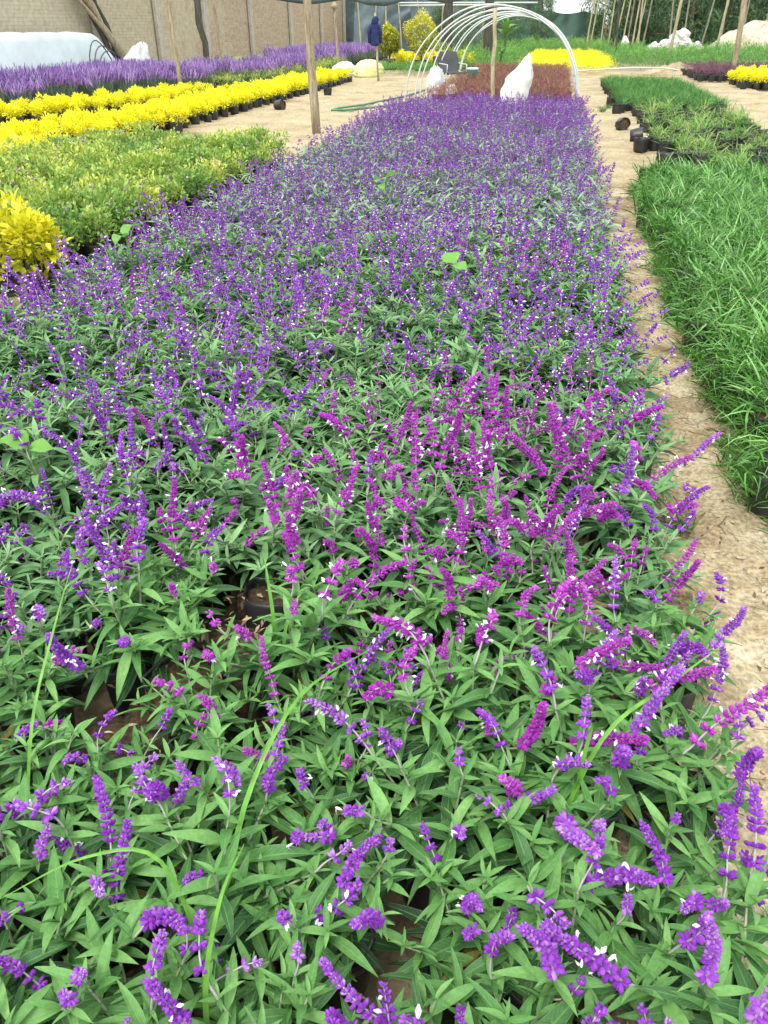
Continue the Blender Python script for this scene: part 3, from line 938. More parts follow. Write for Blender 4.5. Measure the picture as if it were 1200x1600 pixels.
# ---- variegated green bushes in bags, left of the salvia bed
def lime_T(i):
    g = G()
    g.add(bush_T(1100 + i, 400, .17, [.26, .33, .25, .35, .29][i % 5], .13, .040, .021, 2, 8, up=.45, tlo=.12, thi=[.6, .9, 1.0, .75, .5][i % 5], twig=4))
    r = np.random.default_rng(i)
    cl = lathe_T([(.002, 0), (.008, .005), (.006, .011), (.001, .017)], 6)
    if i % 2 == 0:
        ms = [zframe((r.normal(0, .11), r.normal(0, .11), (.36) + r.normal(0, .03)), unit(r.normal(0, .5, 3) + np.array((0, 0, 1))), r.uniform(.8, 1.4)) for _ in range(6)]
        g.add(cl, np.array(ms), mat=2)
    return g.T()
def lab_l(x, y, n):
    return 'small-leaved green and lime bush in a bag'
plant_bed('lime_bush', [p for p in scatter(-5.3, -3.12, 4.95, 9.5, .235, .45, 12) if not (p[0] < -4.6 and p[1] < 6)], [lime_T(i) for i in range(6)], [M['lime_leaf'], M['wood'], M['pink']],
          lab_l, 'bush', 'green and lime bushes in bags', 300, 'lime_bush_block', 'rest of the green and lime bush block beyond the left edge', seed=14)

# ---- large golden shrub at the left edge
GK = [bush_T(1200 + i, 420, .20, .42, .14, .065, .034, 3, 6, up=.35, tlo=.0, thi=.95, twig=4) for i in range(3)]
gm = [to_mesh(t, 'foliage', [M['gold_leaf'], M['wood']]) for t in GK]
for k, (x, y, s) in enumerate([(-3.02, 4.42, 1.0), (-3.30, 4.15, 1.05), (-3.40, 4.62, 1.05), (-3.08, 3.95, .85)]):
    o = root('golden_shrub', (x, y, 0), k * 1.3, s, 'broad-leaved golden shrub at the left edge, ' +
             ['its rightmost', 'its middle one', 'its rear one next to the lime bushes', 'its nearest and smallest'][k], 'shrub', 'golden shrubs at the left edge')
    bag(o, k); part('foliage', gm[k % 3], o)

# ---- tall lavender, left background
def lav_T(i):
    r = np.random.default_rng(1300 + i)
    g = G()
    bl = blade_T(1, .035, 3, .5)
    ms = [rz(r.random() * 6.28, (r.normal(0, .05), r.normal(0, .05), .14), r.uniform(.18, .34)) for _ in range(60)]
    g.add(bl, np.array(ms), tint=r.uniform(.1, .9, 60), mat=1)
    sp = lathe_T([(.002, 0), (.007, .03), (.008, .09), (.005, .14), (.001, .17)], 4, .1, i)
    for _ in range(24):
        p = np.array((r.normal(0, .09), r.normal(0, .09), .36 + r.uniform(-.03, .06)))
        d = unit(np.array((.35, .15, 1)) + r.normal(0, .28, 3))
        g.add(sp, zframe(p, d, r.uniform(.8, 1.3)), tint=r.uniform(.2, .95))
        g.add(tube_T([(p[0] * .4, p[1] * .4, .16), p], .003, 3, mat=1, cap=False), tint=.6)
    return g.T()
LK = [lav_T(i) for i in range(5)]
lv = [p for p in scatter(-12.3, -7.0, 11.0, 23.5, .27, .35, 15) if p[0] < min(-10.2 + .30 * (p[1] - 14.2), -8.4) and (p[1] < 21.5 or p[0] < -10.3)]
plant_bed('lavender_plant', lv, LK, [M['lavender'], M['lavender_leaf']], lambda x, y, n: 'tall purple lavender plant before the tan wall', 'lavender', 'lavender along the left wall', 200,
          'lavender_bed', 'far mass of tall purple lavender before the tan wall', srange=(1.0, 1.3), seed=16, side='the wall')
plant_bed('lavender_plant', [p for p in scatter(-11.0, -8.0, 22.5, 33, .42, .5, 151) if vnoise(np.array(p[0] * .9), np.array(p[1] * .6), 8) > .45], LK, [M['lavender'], M['lavender_leaf']], lambda x, y, n: 'lavender among the low shrubs by the wall', 'lavender', 'lavender among the low shrubs', 100,
          'lavender_strip', 'scattered lavender among the low shrubs by the wall', srange=(.95, 1.2), seed=161, side='the wall')
plant_bed('lavender_plant', scatter(-11.2, -8.2, 34, 44, .36, .35, 17), LK, [M['lavender'], M['lavender_leaf']], lambda x, y, n: 'lavender in the far strip beside the brick wall', 'lavender', 'lavender in the far strip', 100,
          'lavender_strip', 'far strip of lavender beside the brick wall', srange=(1.0, 1.35), seed=18, side='the wall')
YB = [bush_T(1250 + i, 110, .17, .32, .12, .06, .035, 1, 4, up=.5) for i in range(3)]
plant_bed('green_shrub', [p for p in scatter(-12.5, -7.6, 21.8, 33.5, .42, .4, 19) if p[1] > 23.6 or p[0] > -10.3], [bush_T(1260 + i, 90, .2, .34, .05, .08, .04, 1, 4) for i in range(3)], [M['lime_leaf']], lambda x, y, n: 'low green shrub at the wall foot past the lavender', 'shrub', 'low shrubs by the wall', 90,
          'green_shrub_bed', 'low green shrubs by the wall', pot=False, seed=20)

# ---- red-leaved plants under the hoops
RK = [bush_T(1400 + i, 120, .15, .26, .12, .055, .028, 1, 5, up=.6, tlo=.1, thi=.85) for i in range(5)]
plant_bed('red_leaf_plant', scatter(-2.45, .25, 17.6, 30.0, .26, .3, 21), RK, [M['red_leaf']], lambda x, y, n: 'dark red-leaved plant under the white hoops',
          'plant', 'red-leaved plants under the hoops', 300, 'red_leaf_bed', 'far part of the dark red-leaved bed under the hoops', seed=22)

# ---- grass-like plants in bags on the right of the path
GT = [tuft_T(1500 + i, 96, .23, .0088, .6, .11, 1.25, 5, .05, 1.0, rbase=.11) for i in range(8)]
gpts = [p for p in scatter(.90, 3.9, 2.6, 9.3, .165, .45, 23) if p[0] > .89 + (.10 if p[1] > 7.5 else 0) + .04 * math.sin(p[1] * 2.3)]
plant_bed('grass_plant', gpts, GT, [M['grass']], lambda x, y, n: 'dark green grassy plant in the dense bed', 'grass plant', 'grassy plants in the dense bed right of the path', 300, 'grass_bed',
          'rest of the dense dark green grass bed on the right', srange=(.8, 1.25), seed=24, side='the dirt path')
ew = G(); rr_ = np.random.default_rng(240)
EW = [tuft_T(1550 + i, 36, .17, .007, .8, 0, 1.4, 4, .0, 1.0, rbase=.06) for i in range(5)]
for k in range(150):
    y = rr_.uniform(2.3, 9.0); x = .89 + (.08 if y > 7.5 else 0) + rr_.normal(.0, .035)
    ew.add(EW[k % 5], rz(rr_.random() * 6, (x, y, rr_.uniform(0, .07)), rr_.uniform(.6, 1.15)))
solo('edge_weeds', ew.mesh('edge_weeds', [M['grass']]), label='low weedy grass spilling over the foot of the dense grass bed onto the path', cat='grass', kind='stuff')

# ---- weedy bags farther right of the path
WT = [tuft_T(1600 + i, [6, 36, 15, 45, 9, 27][i], [.14, .26, .2, .3, .18, .22][i], .008, .8, .13, 1.2, 3, .05, .95, rbase=.08) for i in range(6)]
wp = []
r = np.random.default_rng(25)
for x, y, gi, gj in scatter(1.55, 3.0, 9.6, 17.4, .235, .5, 26):
    if r.random() < .62 and x > 1.28 + .10 * abs(math.sin(y * 1.7)) + (.35 if y < 11.5 else 0):
        wp.append((x, y, gi, gj))
plant_bed('weedy_pot', wp, WT, [M['weed']], lambda x, y, n: 'black bag overgrown with pale weedy grass', 'potted weed', 'weedy bags right of the path', 300, 'weedy_pot_block', 'rest of the weedy bags', seed=27)
FG = [tuft_T(1650 + i, 60, .20, .007, .5, .13, .7, 3, .2, .8, rbase=.09) for i in range(4)]
plant_bed('green_grass_pot', scatter(1.35, 3.3, 17.8, 26.0, .25, .3, 28), FG, [M['green_leaf']], lambda x, y, n: 'fine green grass in a black bag, far right block', 'potted grass', 'fine grass in bags in the far right block', 220, 'green_grass_block', 'rest of the fine green grass in bags', seed=29)

# ---- far beds
plant_bed('yellow_bedding', scatter(-1.0, 1.9, 31.0, 45.0, .42, .3, 31), [bush_T(1700 + i, 130, .24, .34, .08, .085, .045, 1, 5, up=.5) for i in range(4)], [M['yellow_leaf']], lambda x, y, n: 'bright yellow shrub in the far bed behind the hoops', 'shrub', 'far yellow bed', 200,
          'yellow_bed', 'far part of the bright yellow bed behind the hoops', pot=False, seed=32)
GB = [bush_T(1720 + i, 150, .30, .62, .02, .10, .055, 1, 6, up=.4) for i in range(5)]
plant_bed('green_bedding', scatter(-3.6, -1.4, 32, 47, .45, .3, 33) + [p for p in scatter(2.1, 6.2, 34.5, 47, .45, .3, 34) if p[0] < 4.0 or p[1] < 42.5], GB, [M['green_leaf']], lambda x, y, n: 'leafy green bush ' + ('left' if x < 0 else 'right') + ' of the far yellow bed', 'bush', 'far green beds', 190,
          'green_bed', 'far leafy green beds', pot=False, srange=(.65, 1.3), seed=35)
plant_bed('green_bedding', scatter(-3.5, 2.2, 47.5, 55, .6, .3, 36) + scatter(6.3, 12, 33.5, 42.5, .55, .3, 37), GB, [M['green_leaf']], lambda x, y, n: 'leafy green bush ' + ('below the green shade net' if x < 3 else 'behind the plum-red bed'), 'bush', 'farthest green beds', 100,
          'green_bed', 'farthest leafy green beds', pot=False, srange=(1.0, 1.4), seed=38)
plant_bed('plum_plant', scatter(4.3, 8.5, 28.4, 33.2, .3, .3, 39), [bush_T(1740 + i, 90, .17, .26, .1, .06, .035, 1, 4, up=.5) for i in range(4)], [M['plum_leaf']], lambda x, y, n: 'plum-red potted plant on the far right', 'plant', 'plum-red plants far right', 160, 'plum_bed', 'rest of the plum-red bed on the far right', seed=40)
plant_bed('yellow_shrub', scatter(4.95, 7.0, 25.0, 27.4, .28, .3, 41), YK, YM, lambda x, y, n: 'golden-yellow shrub before the plum-red bed', 'shrub', 'yellow shrubs at the right edge', 80, 'yellow_shrub_rows', 'rest of the yellow shrubs at the right edge', seed=42)

# yellow shrubs near the shade house, and low green row
plant_bed('yellow_shrub', scatter(-6.0, -3.4, 33.4, 36, .42, .3, 43), YK, YM, lambda x, y, n: 'small yellow shrub between the round potted trees', 'shrub', 'yellow shrubs by the round trees', 60, 'yellow_shrub_rows', 'rest of the yellow shrubs by the round trees', srange=(1.1, 1.5), seed=44)
plant_bed('low_green_plant', scatter(-6.2, -3.1, 29.2, 32.0, .36, .3, 45), [bush_T(1760 + i, 100, .2, .34, .03, .08, .04, 1, 5) for i in range(4)], [M['green_leaf']], lambda x, y, n: 'low green plant below the round trees', 'plant', 'low green plants below the round trees', 120, 'low_green_bed', 'rest of the low green plants', pot=False, seed=46)

# ================================================================== structures and props
def pole(name, p0, p1, r0, r1, mat, label, cat='post', group=None, kink=.006, sides=8, seed=0):
    r = np.random.default_rng(seed + 1)
    p0, p1 = np.array(p0, float), np.array(p1, float)
    n = 7
    pts = [(p1 - p0) * t + (r.normal(0, kink, 3) * np.array((1, 1, 0)) if 0 < t < 1 else 0) for t in np.linspace(0, 1, n)]
    g = G(); g.add(tube_T(np.array(pts), np.linspace(r0, r1, n) * (1 + r.normal(0, .05, n)), sides))
    return solo(name, g.mesh(name, [M[mat]]), tuple(p0), 0, label, cat, group)

pole('wooden_post', (-3.62, 13.3, -.05), (-3.72, 13.3, 2.9), .068, .060, 'wood', 'thick grey weathered wooden post on the sandy path left of the sage bed', seed=1, sides=10)
pole('wooden_stake', (-1.17, 17.45, 0), (-1.23, 17.5, 1.74), .042, .038, 'bamboo', 'pale wooden stake standing in front of the hoops', seed=2)
pole('wooden_post', (-8.2, 18.8, 0), (-8.34, 18.85, 2.9), .05, .045, 'wood', 'thin slanted wooden post rising from the back yellow row', seed=3)
pole('wooden_post', (-10.3, 26, 0), (-10.75, 26, 3.0), .10, .085, 'wood_dark', 'dark crooked trunk-like post before the tan wall', seed=4, kink=.04)
pole('wooden_post', (-10.1, 26.6, 0), (-10.35, 26.6, 3.0), .045, .035, 'wood', 'slender grey post right of the dark crooked one', seed=5)
kp = pole('wooden_post', (-7.75, 31.9, 0), (-7.86, 31.9, 2.0), .055, .045, 'wood', 'short wooden post with a knotted top right of the thick grey post', seed=6)
part('knot', to_mesh(lathe_T([(.01, -.12), (.10, -.06), (.12, .02), (.07, .1), (.01, .13)], 8, .12, 3), 'knot', [M['wood']]), kp, rz(0, (-.11, 0, 2.0)))
pole('wooden_post', (-5.22, 26.5, 0), (-5.3, 26.4, 1.75), .035, .03, 'bamboo', 'thin stake with a navy jacket hung on it', seed=7)
pole('wooden_post', (5.5, 30, 0), (5.36, 30, 2.9), .085, .08, 'wood', 'thick grey wooden post at the right edge by the plum-red bed', seed=8, sides=10)
pole('wooden_post', (4.6, 40, 0), (4.8, 40, 3.2), .07, .06, 'bamboo', 'pale leaning pole in the green bed left of the white stones', seed=9)
pole('wooden_post', (2.43, 40, 0), (2.25, 40, 3.2), .05, .045, 'wood_dark', 'dark slim pole in the green bed right of the yellow bed', seed=10)
pole('wooden_post', (6.75, 42, 0), (6.95, 42, 3.2), .055, .05, 'bamboo', 'slim pale pole in front of the sand heap', seed=11)
pole('wooden_post', (-3.9, 33, 0), (-4.0, 33, 3.2), .16, .15, 'wood_dark', 'stout dark post beside the large round tree', seed=12)
pole('wooden_post', (-2.7, 36, 0), (-2.78, 36, 3.2), .20, .19, 'wood_dark', 'stout dark post seen through the hoops behind the stake', seed=13)
r = np.random.default_rng(60)
for k in range(9):
    x = 1.5 + k * .36 + r.normal(0, .1); y = 50 + r.uniform(-1, 4)
    pole('cane_pole', (x, y, 0), (x + r.normal(.1, .2), y, 4.2), .045, .03, 'bamboo', '%s slim pale cane from the left between shade net and trees' % ORD[k], 'pole', 'slim canes by the shade net', seed=60 + k)
for k in range(10):
    x = -10.6 + k * .72 + r.normal(0, .1); y = 50 + r.uniform(-2, 2)
    pole('cane_pole', (x, y, 0), (x + r.normal(0, .25), y, 3.2), .04, .035, 'bamboo', '%s thin pole from the left before the dark shade house' % ORD[k], 'pole', 'thin poles of the shade house', seed=80 + k)

# leaning logs against the wall
for k, (p0, p1, r0) in enumerate([((-12.45, 25.3, 0), (-13.08, 23.3, 2.9), .12), ((-12.55, 25.1, 0), (-13.1, 24.0, 2.9), .10), ((-12.3, 25.6, 0), (-13.08, 22.6, 2.75), .06), ((-12.6, 24.9, 0), (-13.1, 23.7, 2.6), .08)]):
    pole('leaning_log', p0, p1, r0, r0 * .8, ['wood', 'wood_dark', 'wood', 'wood_dark'][k], ['thickest grey log', 'dark middle log', 'thin pale pole', 'shorter dark log'][k] + ' leaning on the tan wall beside the white sack', 'log', 'logs leaning on the wall', seed=20 + k, kink=.03)

# white tarp over a heap
def tarp():
    nx_, ny_ = 26, 40
    u = np.linspace(0, 1, nx_ + 1); v_ = np.linspace(0, 1, ny_ + 1)
    U, V = np.meshgrid(u, v_)
    x = -13.0 + U * 1.35; y = 15.8 + V * 8.3
    top = 1.28 + .05 * (vnoise(U * 3, V * 9, 5) - .5) - .12 * np.clip((V - .55) / .3, 0, 1) * 0
    side = np.clip((1 - U) / .28, 0, 1) ** .7 * np.clip(U / .05 + .9, 0, 1)
    end = np.clip((1 - V) / .22, 0, 1) ** .85 * np.clip(V / .08, 0, 1) ** .6
    z = top * np.minimum(side, 1) * end + .02
    z += (.05 * (vnoise(U * 8, V * 26, 7) - .5) + .025 * (vnoise(U * 18, V * 50, 8) - .5)) * (z > .08)
    x = x + .10 * (vnoise(U * 4, V * 20, 9) - .5) * (z / 1.3)
    return T(np.stack([x, y, np.maximum(z, .01)], -1).reshape(-1, 3), grid_q(nx_, ny_))
tp = solo('tarp_heap', to_mesh(tarp(), 'tarp_heap', [M['tarp']]), label='long heap covered by a white tarp at the foot of the tan wall', cat='tarp')
for k in range(3):      # bent canes lying over the tarp
    a = np.linspace(0, 1, 14)
    cy = 21.3 + .12 * k; w_ = 1.3 + .2 * k
    pts = np.stack([-11.55 + .05 * k + 0 * a, cy - .35 + w_ * 1.25 * a, .15 + (.98 - .12 * k) * np.sin(np.pi * a ** .62) ** .8], -1)
    solo('bent_cane', to_mesh(tube_T(pts, .016, 6), 'bent_cane', [M['grey_plastic']]), label=['outermost', 'middle', 'innermost'][k] + ' of three bent grey canes arched before the white tarp', cat='cane', group='bent canes before the tarp')

def sack_T(h, w, d, lean, seed, pinch=.25, flop=0.0):
    r = np.random.default_rng(seed)
    nz, ns = 18, 28
    v = []
    for i in range(nz + 1):
        t = i / nz
        wd = (1 - .12 * (2 * t - .7) ** 2) * (1 if t < .6 else 1 - (1 - pinch) * ((t - .6) / .4) ** 1.1)
        if i == 0: wd *= .75
        if i == nz: wd *= .25
        for k in range(ns):
            a = 2 * math.pi * k / ns
            fold = 1 + .17 * math.sin(5 * a + seed + 4 * t) * (.3 + t) + .10 * math.sin(11 * a + 7 * t + seed) * t
            crease = 1 + .05 * math.sin(9 * t * 3 + 3 * a)
            v.append((w / 2 * wd * fold * crease * math.cos(a) + lean * t ** 1.6 + flop * max(0, t - .7), d / 2 * wd * fold * math.sin(a), h * t + .03 * h * math.sin(3 * a + seed) * t))
    return T(v, grid_q(ns, nz, True))
solo('white_sack', to_mesh(sack_T(1.0, .50, .4, .27, 3, .16), 'white_sack', [M['sack']]), (-.78, 17.15, 0), 0, 'bulging white sack with a pointed top standing at the end of the sage bed', 'sack')
solo('white_sack', to_mesh(sack_T(.70, .36, .34, .05, 5, .7), 'white_sack', [M['sack']]), (-2.62, 19.6, 0), .4, 'upright white sack at the left foot of the hoops', 'sack')
solo('white_sack', to_mesh(sack_T(.34, .34, .3, .1, 6, .3), 'white_sack', [M['sack']]), (-2.3, 19.9, 0), 1.0, 'small slumped white sack right of the upright one under the hoops', 'sack')
solo('white_sack', to_mesh(sack_T(1.02, .72, .5, .2, 8, .55, .3), 'white_sack', [M['sack']]), (-12.05, 24.5, 0), .6, 'white sack propped against the leaning logs by the tan wall', 'sack')
solo('white_sack', to_mesh(sack_T(.42, .75, .5, .05, 9, .5), 'white_sack', [M['sack']]), (-6.95, 29.3, 0), .2, 'low white bundle behind the far end of the front yellow row', 'sack')
solo('yellow_bundle', to_mesh(sack_T(.5, .9, .7, .05, 12, .6), 'yellow_bundle', [noisy_mat('pale_yellow_sheet', [(.3, c3(.62, .62, .22)), (.7, c3(.78, .77, .42))], scale=5, rough=.6, bump=.5, bdist=.02, bscale=14)]), (-6.0, 28.6, 0), .2, 'pale yellow sheeted bundle at the far end of the front yellow row', 'bundle')

# hoops of the tunnel
def hoop_T(x0, x1, h, r_):
    a = np.linspace(0, np.pi, 33)
    c, w_ = (x0 + x1) / 2, (x1 - x0) / 2
    pts = np.stack([c - w_ * np.cos(a), 0 * a, h * np.sin(a) ** .88 - .05 + .012 * np.sin(a * 7 + h * 60)], -1)
    return tube_T(pts, r_, 8)
hy = [18.5, 19.3, 20.5, 21.9, 23.4, 24.6, 26.2, 27.8, 29.3]
for k, y in enumerate(hy):
    dx = rng.normal(0, .04)
    solo('tunnel_hoop', to_mesh(hoop_T(-3.02 + dx, .52 + dx * .5, 1.86 + rng.normal(0, .025) - .012 * k, .017), 'tunnel_hoop', [M['pvc']]), (0, y, 0), rng.normal(0, .015),
         '%s of the white pipe hoops over the red-leaved bed, counted from the front' % ORD[k], 'hoop', 'white pipe hoops')

# chair with grey back and pale frame, drum
ch = root('folding_chair', (-2.62, 23.2, 0), R(35), 1, 'dark grey chair with a pale metal frame under the left side of the hoops', 'chair')
bk = G()
U, V = np.meshgrid(np.linspace(-1, 1, 9), np.linspace(0, 1, 7))
for off in (0, .025):
    bk.add(T(np.stack([U * .31 * (1 - .25 * V ** 3), .25 + .08 * V + .05 * U ** 2 * -1 + off, .42 + .46 * V], -1).reshape(-1, 3), grid_q(8, 6)))
part('backrest', bk.mesh('backrest', [M['grey_plastic']]), ch)
part('seat', to_mesh(box_T((-.27, -.25, .40), (.27, .24, .43)), 'seat', [M['grey_plastic']], False), ch)
for sx in (-.28, .28):
    part('leg', to_mesh(tube_T([(sx, -.24, 0), (sx, .0, .41), (sx, .22, .45)], .014, 6), 'leg', [M['metal']]), ch)
    part('leg', to_mesh(tube_T([(sx, .28, 0), (sx, .05, .3), (sx, -.2, .41)], .014, 6), 'leg', [M['metal']]), ch)
    part('armrest', to_mesh(tube_T([(sx, -.2, .41), (sx, -.22, .6), (sx, .28, .62)], .013, 6), 'armrest', [M['metal']]), ch)
dr = root('plastic_drum', (-2.2, 24.2, 0), 0, 1, 'dark green plastic drum beside the grey chair under the hoops', 'drum')
part('body', to_mesh(lathe_T([(.01, 0), (.16, .005), (.17, .1), (.165, .2), (.175, .3), (.165, .42), (.15, .46)], 14), 'body', [M['green_plastic']]), dr)
part('lid', to_mesh(lathe_T([(.158, .45), (.16, .475), (.14, .49), (.01, .495)], 14), 'lid', [M['metal']]), dr)

# jacket hung on the stake
jk = root('hung_jacket', (-5.3, 26.36, 0), R(20), 1, 'navy blue jacket hung on a thin stake before the shade house', 'jacket')
part('body', to_mesh(T(sack_T(.62, .28, .13, .0, 4, .75).v + np.array((0, 0, .93)), sack_T(.62, .28, .13, .0, 4, .75).q), 'body', [M['navy']]), jk)
part('hood', to_mesh(T(sack_T(.17, .19, .15, .03, 7, .5).v + np.array((0, 0, 1.5)), sack_T(.17, .19, .15, .03, 7, .5).q), 'hood', [M['navy']]), jk)
for sx in (-1, 1):
    part('sleeve', to_mesh(tube_T([(sx * .11, 0, 1.46), (sx * .17, .01, 1.3), (sx * .16, -.01, 1.0)], [.05, .055, .04], 8), 'sleeve', [M['navy']]), jk)

# round potted trees
def round_tree(x, y, rad, hc, hr, label, seed, mat):
    o = root('round_tree', (x, y, 0), 0, 1, label, 'tree', 'round clipped trees in pots')
    p = part('pot', to_mesh(lathe_T([(.02, 0), (.2, .005), (.22, .15), (.23, .36), (.235, .38), (.2, .37), (.01, .34)], 14, .02, seed), 'pot', [M['bag']]), o)
    part('trunk', to_mesh(tube_T([(0, 0, .3), (.02, 0, hc * .6), (0, .01, hc)], [.035, .03, .02], 8), 'trunk', [M['bark']]), o)
    r = np.random.default_rng(seed)
    lv = leaf_T(1, .5, 2, fold=.4, droop=.3)
    ms, ts = [], []
    for k in range(3400):
        d = unit(r.normal(0, 1, 3)); q = r.uniform(.5, 1.0) ** .5 * (1 + .16 * math.sin(5 * d[0] + 3 * d[2] + seed) + .1 * math.sin(9 * d[1] + 7 * d[2]))
        pt = np.array((d[0] * rad * q, d[1] * rad * q, hc + d[2] * hr * q))
        ms.append(frame(pt, unit(d + r.normal(0, .6, 3)), r.uniform(.06, .10), r.normal(0, .5)))
        ts.append(np.clip(.42 + .3 * d[2] * q + .25 * (q - .7) + r.normal(0, .12), .02, .98))
    g = G(); g.add(lv, np.array(ms), tint=ts)
    part('crown', g.mesh('crown', [M[mat]]), o)
M['topiary'] = leaf_mat('topiary_leaf', [c3(.14, .19, .025), c3(.36, .39, .045), c3(.58, .57, .06), c3(.72, .68, .10)], rough=.45, transl=.3)
round_tree(-4.82, 32.4, .56, 1.18, .60, 'large round-crowned yellow-green tree in a black pot before the shade house', 5, 'topiary')
round_tree(-6.1, 33.0, .40, .98, .44, 'smaller round-crowned yellow-green tree in a black pot right of the navy jacket', 6, 'topiary')
for k, (x, y) in enumerate([(-4.0, 31.4), (-3.55, 30.6)]):
    o = root('black_pot', (x, y, 0), 0, 1.15, ['large black pot left of the hoops', 'large black pot closest to the hoop legs'][k], 'pot', 'large black pots by the hoops')
    part('wall', to_mesh(lathe_T([(.02, 0), (.2, .005), (.22, .2), (.24, .45), (.21, .44), (.01, .40)], 14, .02, 4 + k), 'wall', [M['bag']]), o)
    part('foliage', to_mesh(bush_T(1800 + k, 130, .25, .4, .4, .09, .045, 1, 5), 'foliage', [M['lime_leaf']]), o)

# shade house behind: hanging nets and a sagging roof
def sheet(name, p00, p10, p01, p11, nu, nv, amp, fu, mat, seed, label, cat='shade net', sag=0.0, top_wave=0.0, thick=.02, group=None):
    u = np.linspace(0, 1, nu + 1); v_ = np.linspace(0, 1, nv + 1)
    U, V = np.meshgrid(u, v_)
    P = [np.array(p, float) for p in (p00, p10, p01, p11)]
    Q = (P[0][None, None] * ((1 - U) * (1 - V))[..., None] + P[1][None, None] * (U * (1 - V))[..., None] + P[2][None, None] * ((1 - U) * V)[..., None] + P[3][None, None] * (U * V)[..., None])
    nrm = unit(np.cross(P[1] - P[0], P[2] - P[0]))
    disp = amp * np.sin(U * fu * 6.28 + 2 * vnoise(U * 4, V * 3, seed) * 3) * (.4 + .6 * V) + amp * (vnoise(U * 7, V * 5, seed + 1) - .5)
    Q = Q + disp[..., None] * nrm
    Q[..., 2] -= sag * np.sin(np.pi * U) * (V if top_wave == 0 else V)
    if top_wave: Q[..., 2] -= V ** 2 * top_wave * np.abs(np.sin(U * 11 + 2 * vnoise(U * 6, V, seed + 2)))
    g = G(); q = grid_q(nu, nv)
    g.add(T(Q.reshape(-1, 3), q)); g.add(T((Q - nrm * thick).reshape(-1, 3), [f[::-1] for f in q]))
    return solo(name, g.mesh(name, [M[mat]]), (0, 0, 0), 0, label, cat, group)
sheet('shade_net', (-13.6, 56.3, 0), (-1.2, 58.5, 0), (-13.6, 56.3, 3.6), (-1.2, 58.5, 3.4), 50, 10, .16, 9, 'net', 1, 'dark grey shade net hanging behind the round trees')
sheet('shade_net', (-11.9, 52.6, .1), (-9.6, 53.4, .7), (-11.7, 52.6, 2.7), (-8.0, 53.4, 2.5), 20, 10, .12, 3, 'net_blue', 4, 'pale blue-grey net curtain at the end of the brick wall', sag=.1)
sheet('shade_net', (-8.2, 52, .2), (-3.2, 52, .4), (-8.4, 51.6, 2.7), (-3.0, 51.6, 2.9), 24, 8, .1, 4, 'net_blue', 7, 'grey net panel behind the large round tree', sag=.15)
sheet('shade_net', (-3.9, 58, -.05), (2.6, 58, -.05), (-3.9, 58, 2.25), (2.6, 58, 2.1), 40, 10, .10, 6, 'net_green', 11, 'dark green shade net fence seen through the hoops', top_wave=.16)
# rolled nets sagging overhead
for k, (a, b, sag) in enumerate([((-9.5, 29.5, 2.25), (-6.9, 29.5, 2.22), .10), ((-6.9, 29.5, 2.22), (-4.6, 29.5, 2.25), .16), ((-4.6, 29.5, 2.25), (-2.6, 29.5, 2.3), .12)]):
    t = np.linspace(0, 1, 15)
    pts = np.array(a)[None] * (1 - t)[:, None] + np.array(b)[None] * t[:, None]
    pts[:, 2] -= sag * np.sin(np.pi * t) ** 1.4
    rr = .05 + .05 * np.sin(np.pi * t) + .03 * vnoise(t * 9, t * 3, k)
    solo('rolled_net', to_mesh(tube_T(pts, rr, 9), 'rolled_net', [M['net']]), label=['left', 'middle', 'right'][k] + ' length of rolled dark shade net sagging overhead at the top edge', cat='shade net', group='rolled nets overhead')
for k, (a, b) in enumerate([((-6.4, 37, 2.1), (-2.2, 33, 2.05)), ((-7.5, 40, 2.25), (-1.0, 38, 2.2))]):
    solo('roof_pipe', to_mesh(tube_T(np.linspace(a, b, 8), .03, 6), 'roof_pipe', [M['pvc']]), label=['nearer', 'farther'][k] + ' white roof pipe crossing above the large round tree', cat='pipe', group='white roof pipes')

# hoses
def hose(name, pts, rad, mat, label, cat='hose'):
    pts = np.array(pts, float)
    t = np.linspace(0, len(pts) - 1, len(pts) * 8)
    i = np.clip(t.astype(int), 0, len(pts) - 2); f = (t - i)[:, None]; f = f * f * (3 - 2 * f) * .5 + f * .5
    q = pts[i] * (1 - f) + pts[i + 1] * f
    solo(name, to_mesh(tube_T(q, rad, 6), name, [M[mat]]), label=label, cat=cat)
hose('garden_hose', [(-2.9, 19.6, .05), (-3.2, 18.6, .05), (-3.5, 17.7, .05), (-3.95, 16.9, .05), (-4.25, 16.8, .05), (-4.25, 17.2, .05), (-3.9, 18.1, .05), (-3.6, 19.6, .05), (-3.4, 20.7, .05), (-3.25, 22.2, .06), (-2.9, 24, .06)], .022, 'hose', 'green garden hose looped on the sandy path left of the sage bed')
hose('irrigation_pipe', [(.56, 30.6, .14), (1.4, 31.4, .16), (2.6, 32.2, .2), (3.6, 32.6, .18), (4.3, 32.7, .1)], .028, 'pvc', 'thin white irrigation pipe lying across the end of the right path')

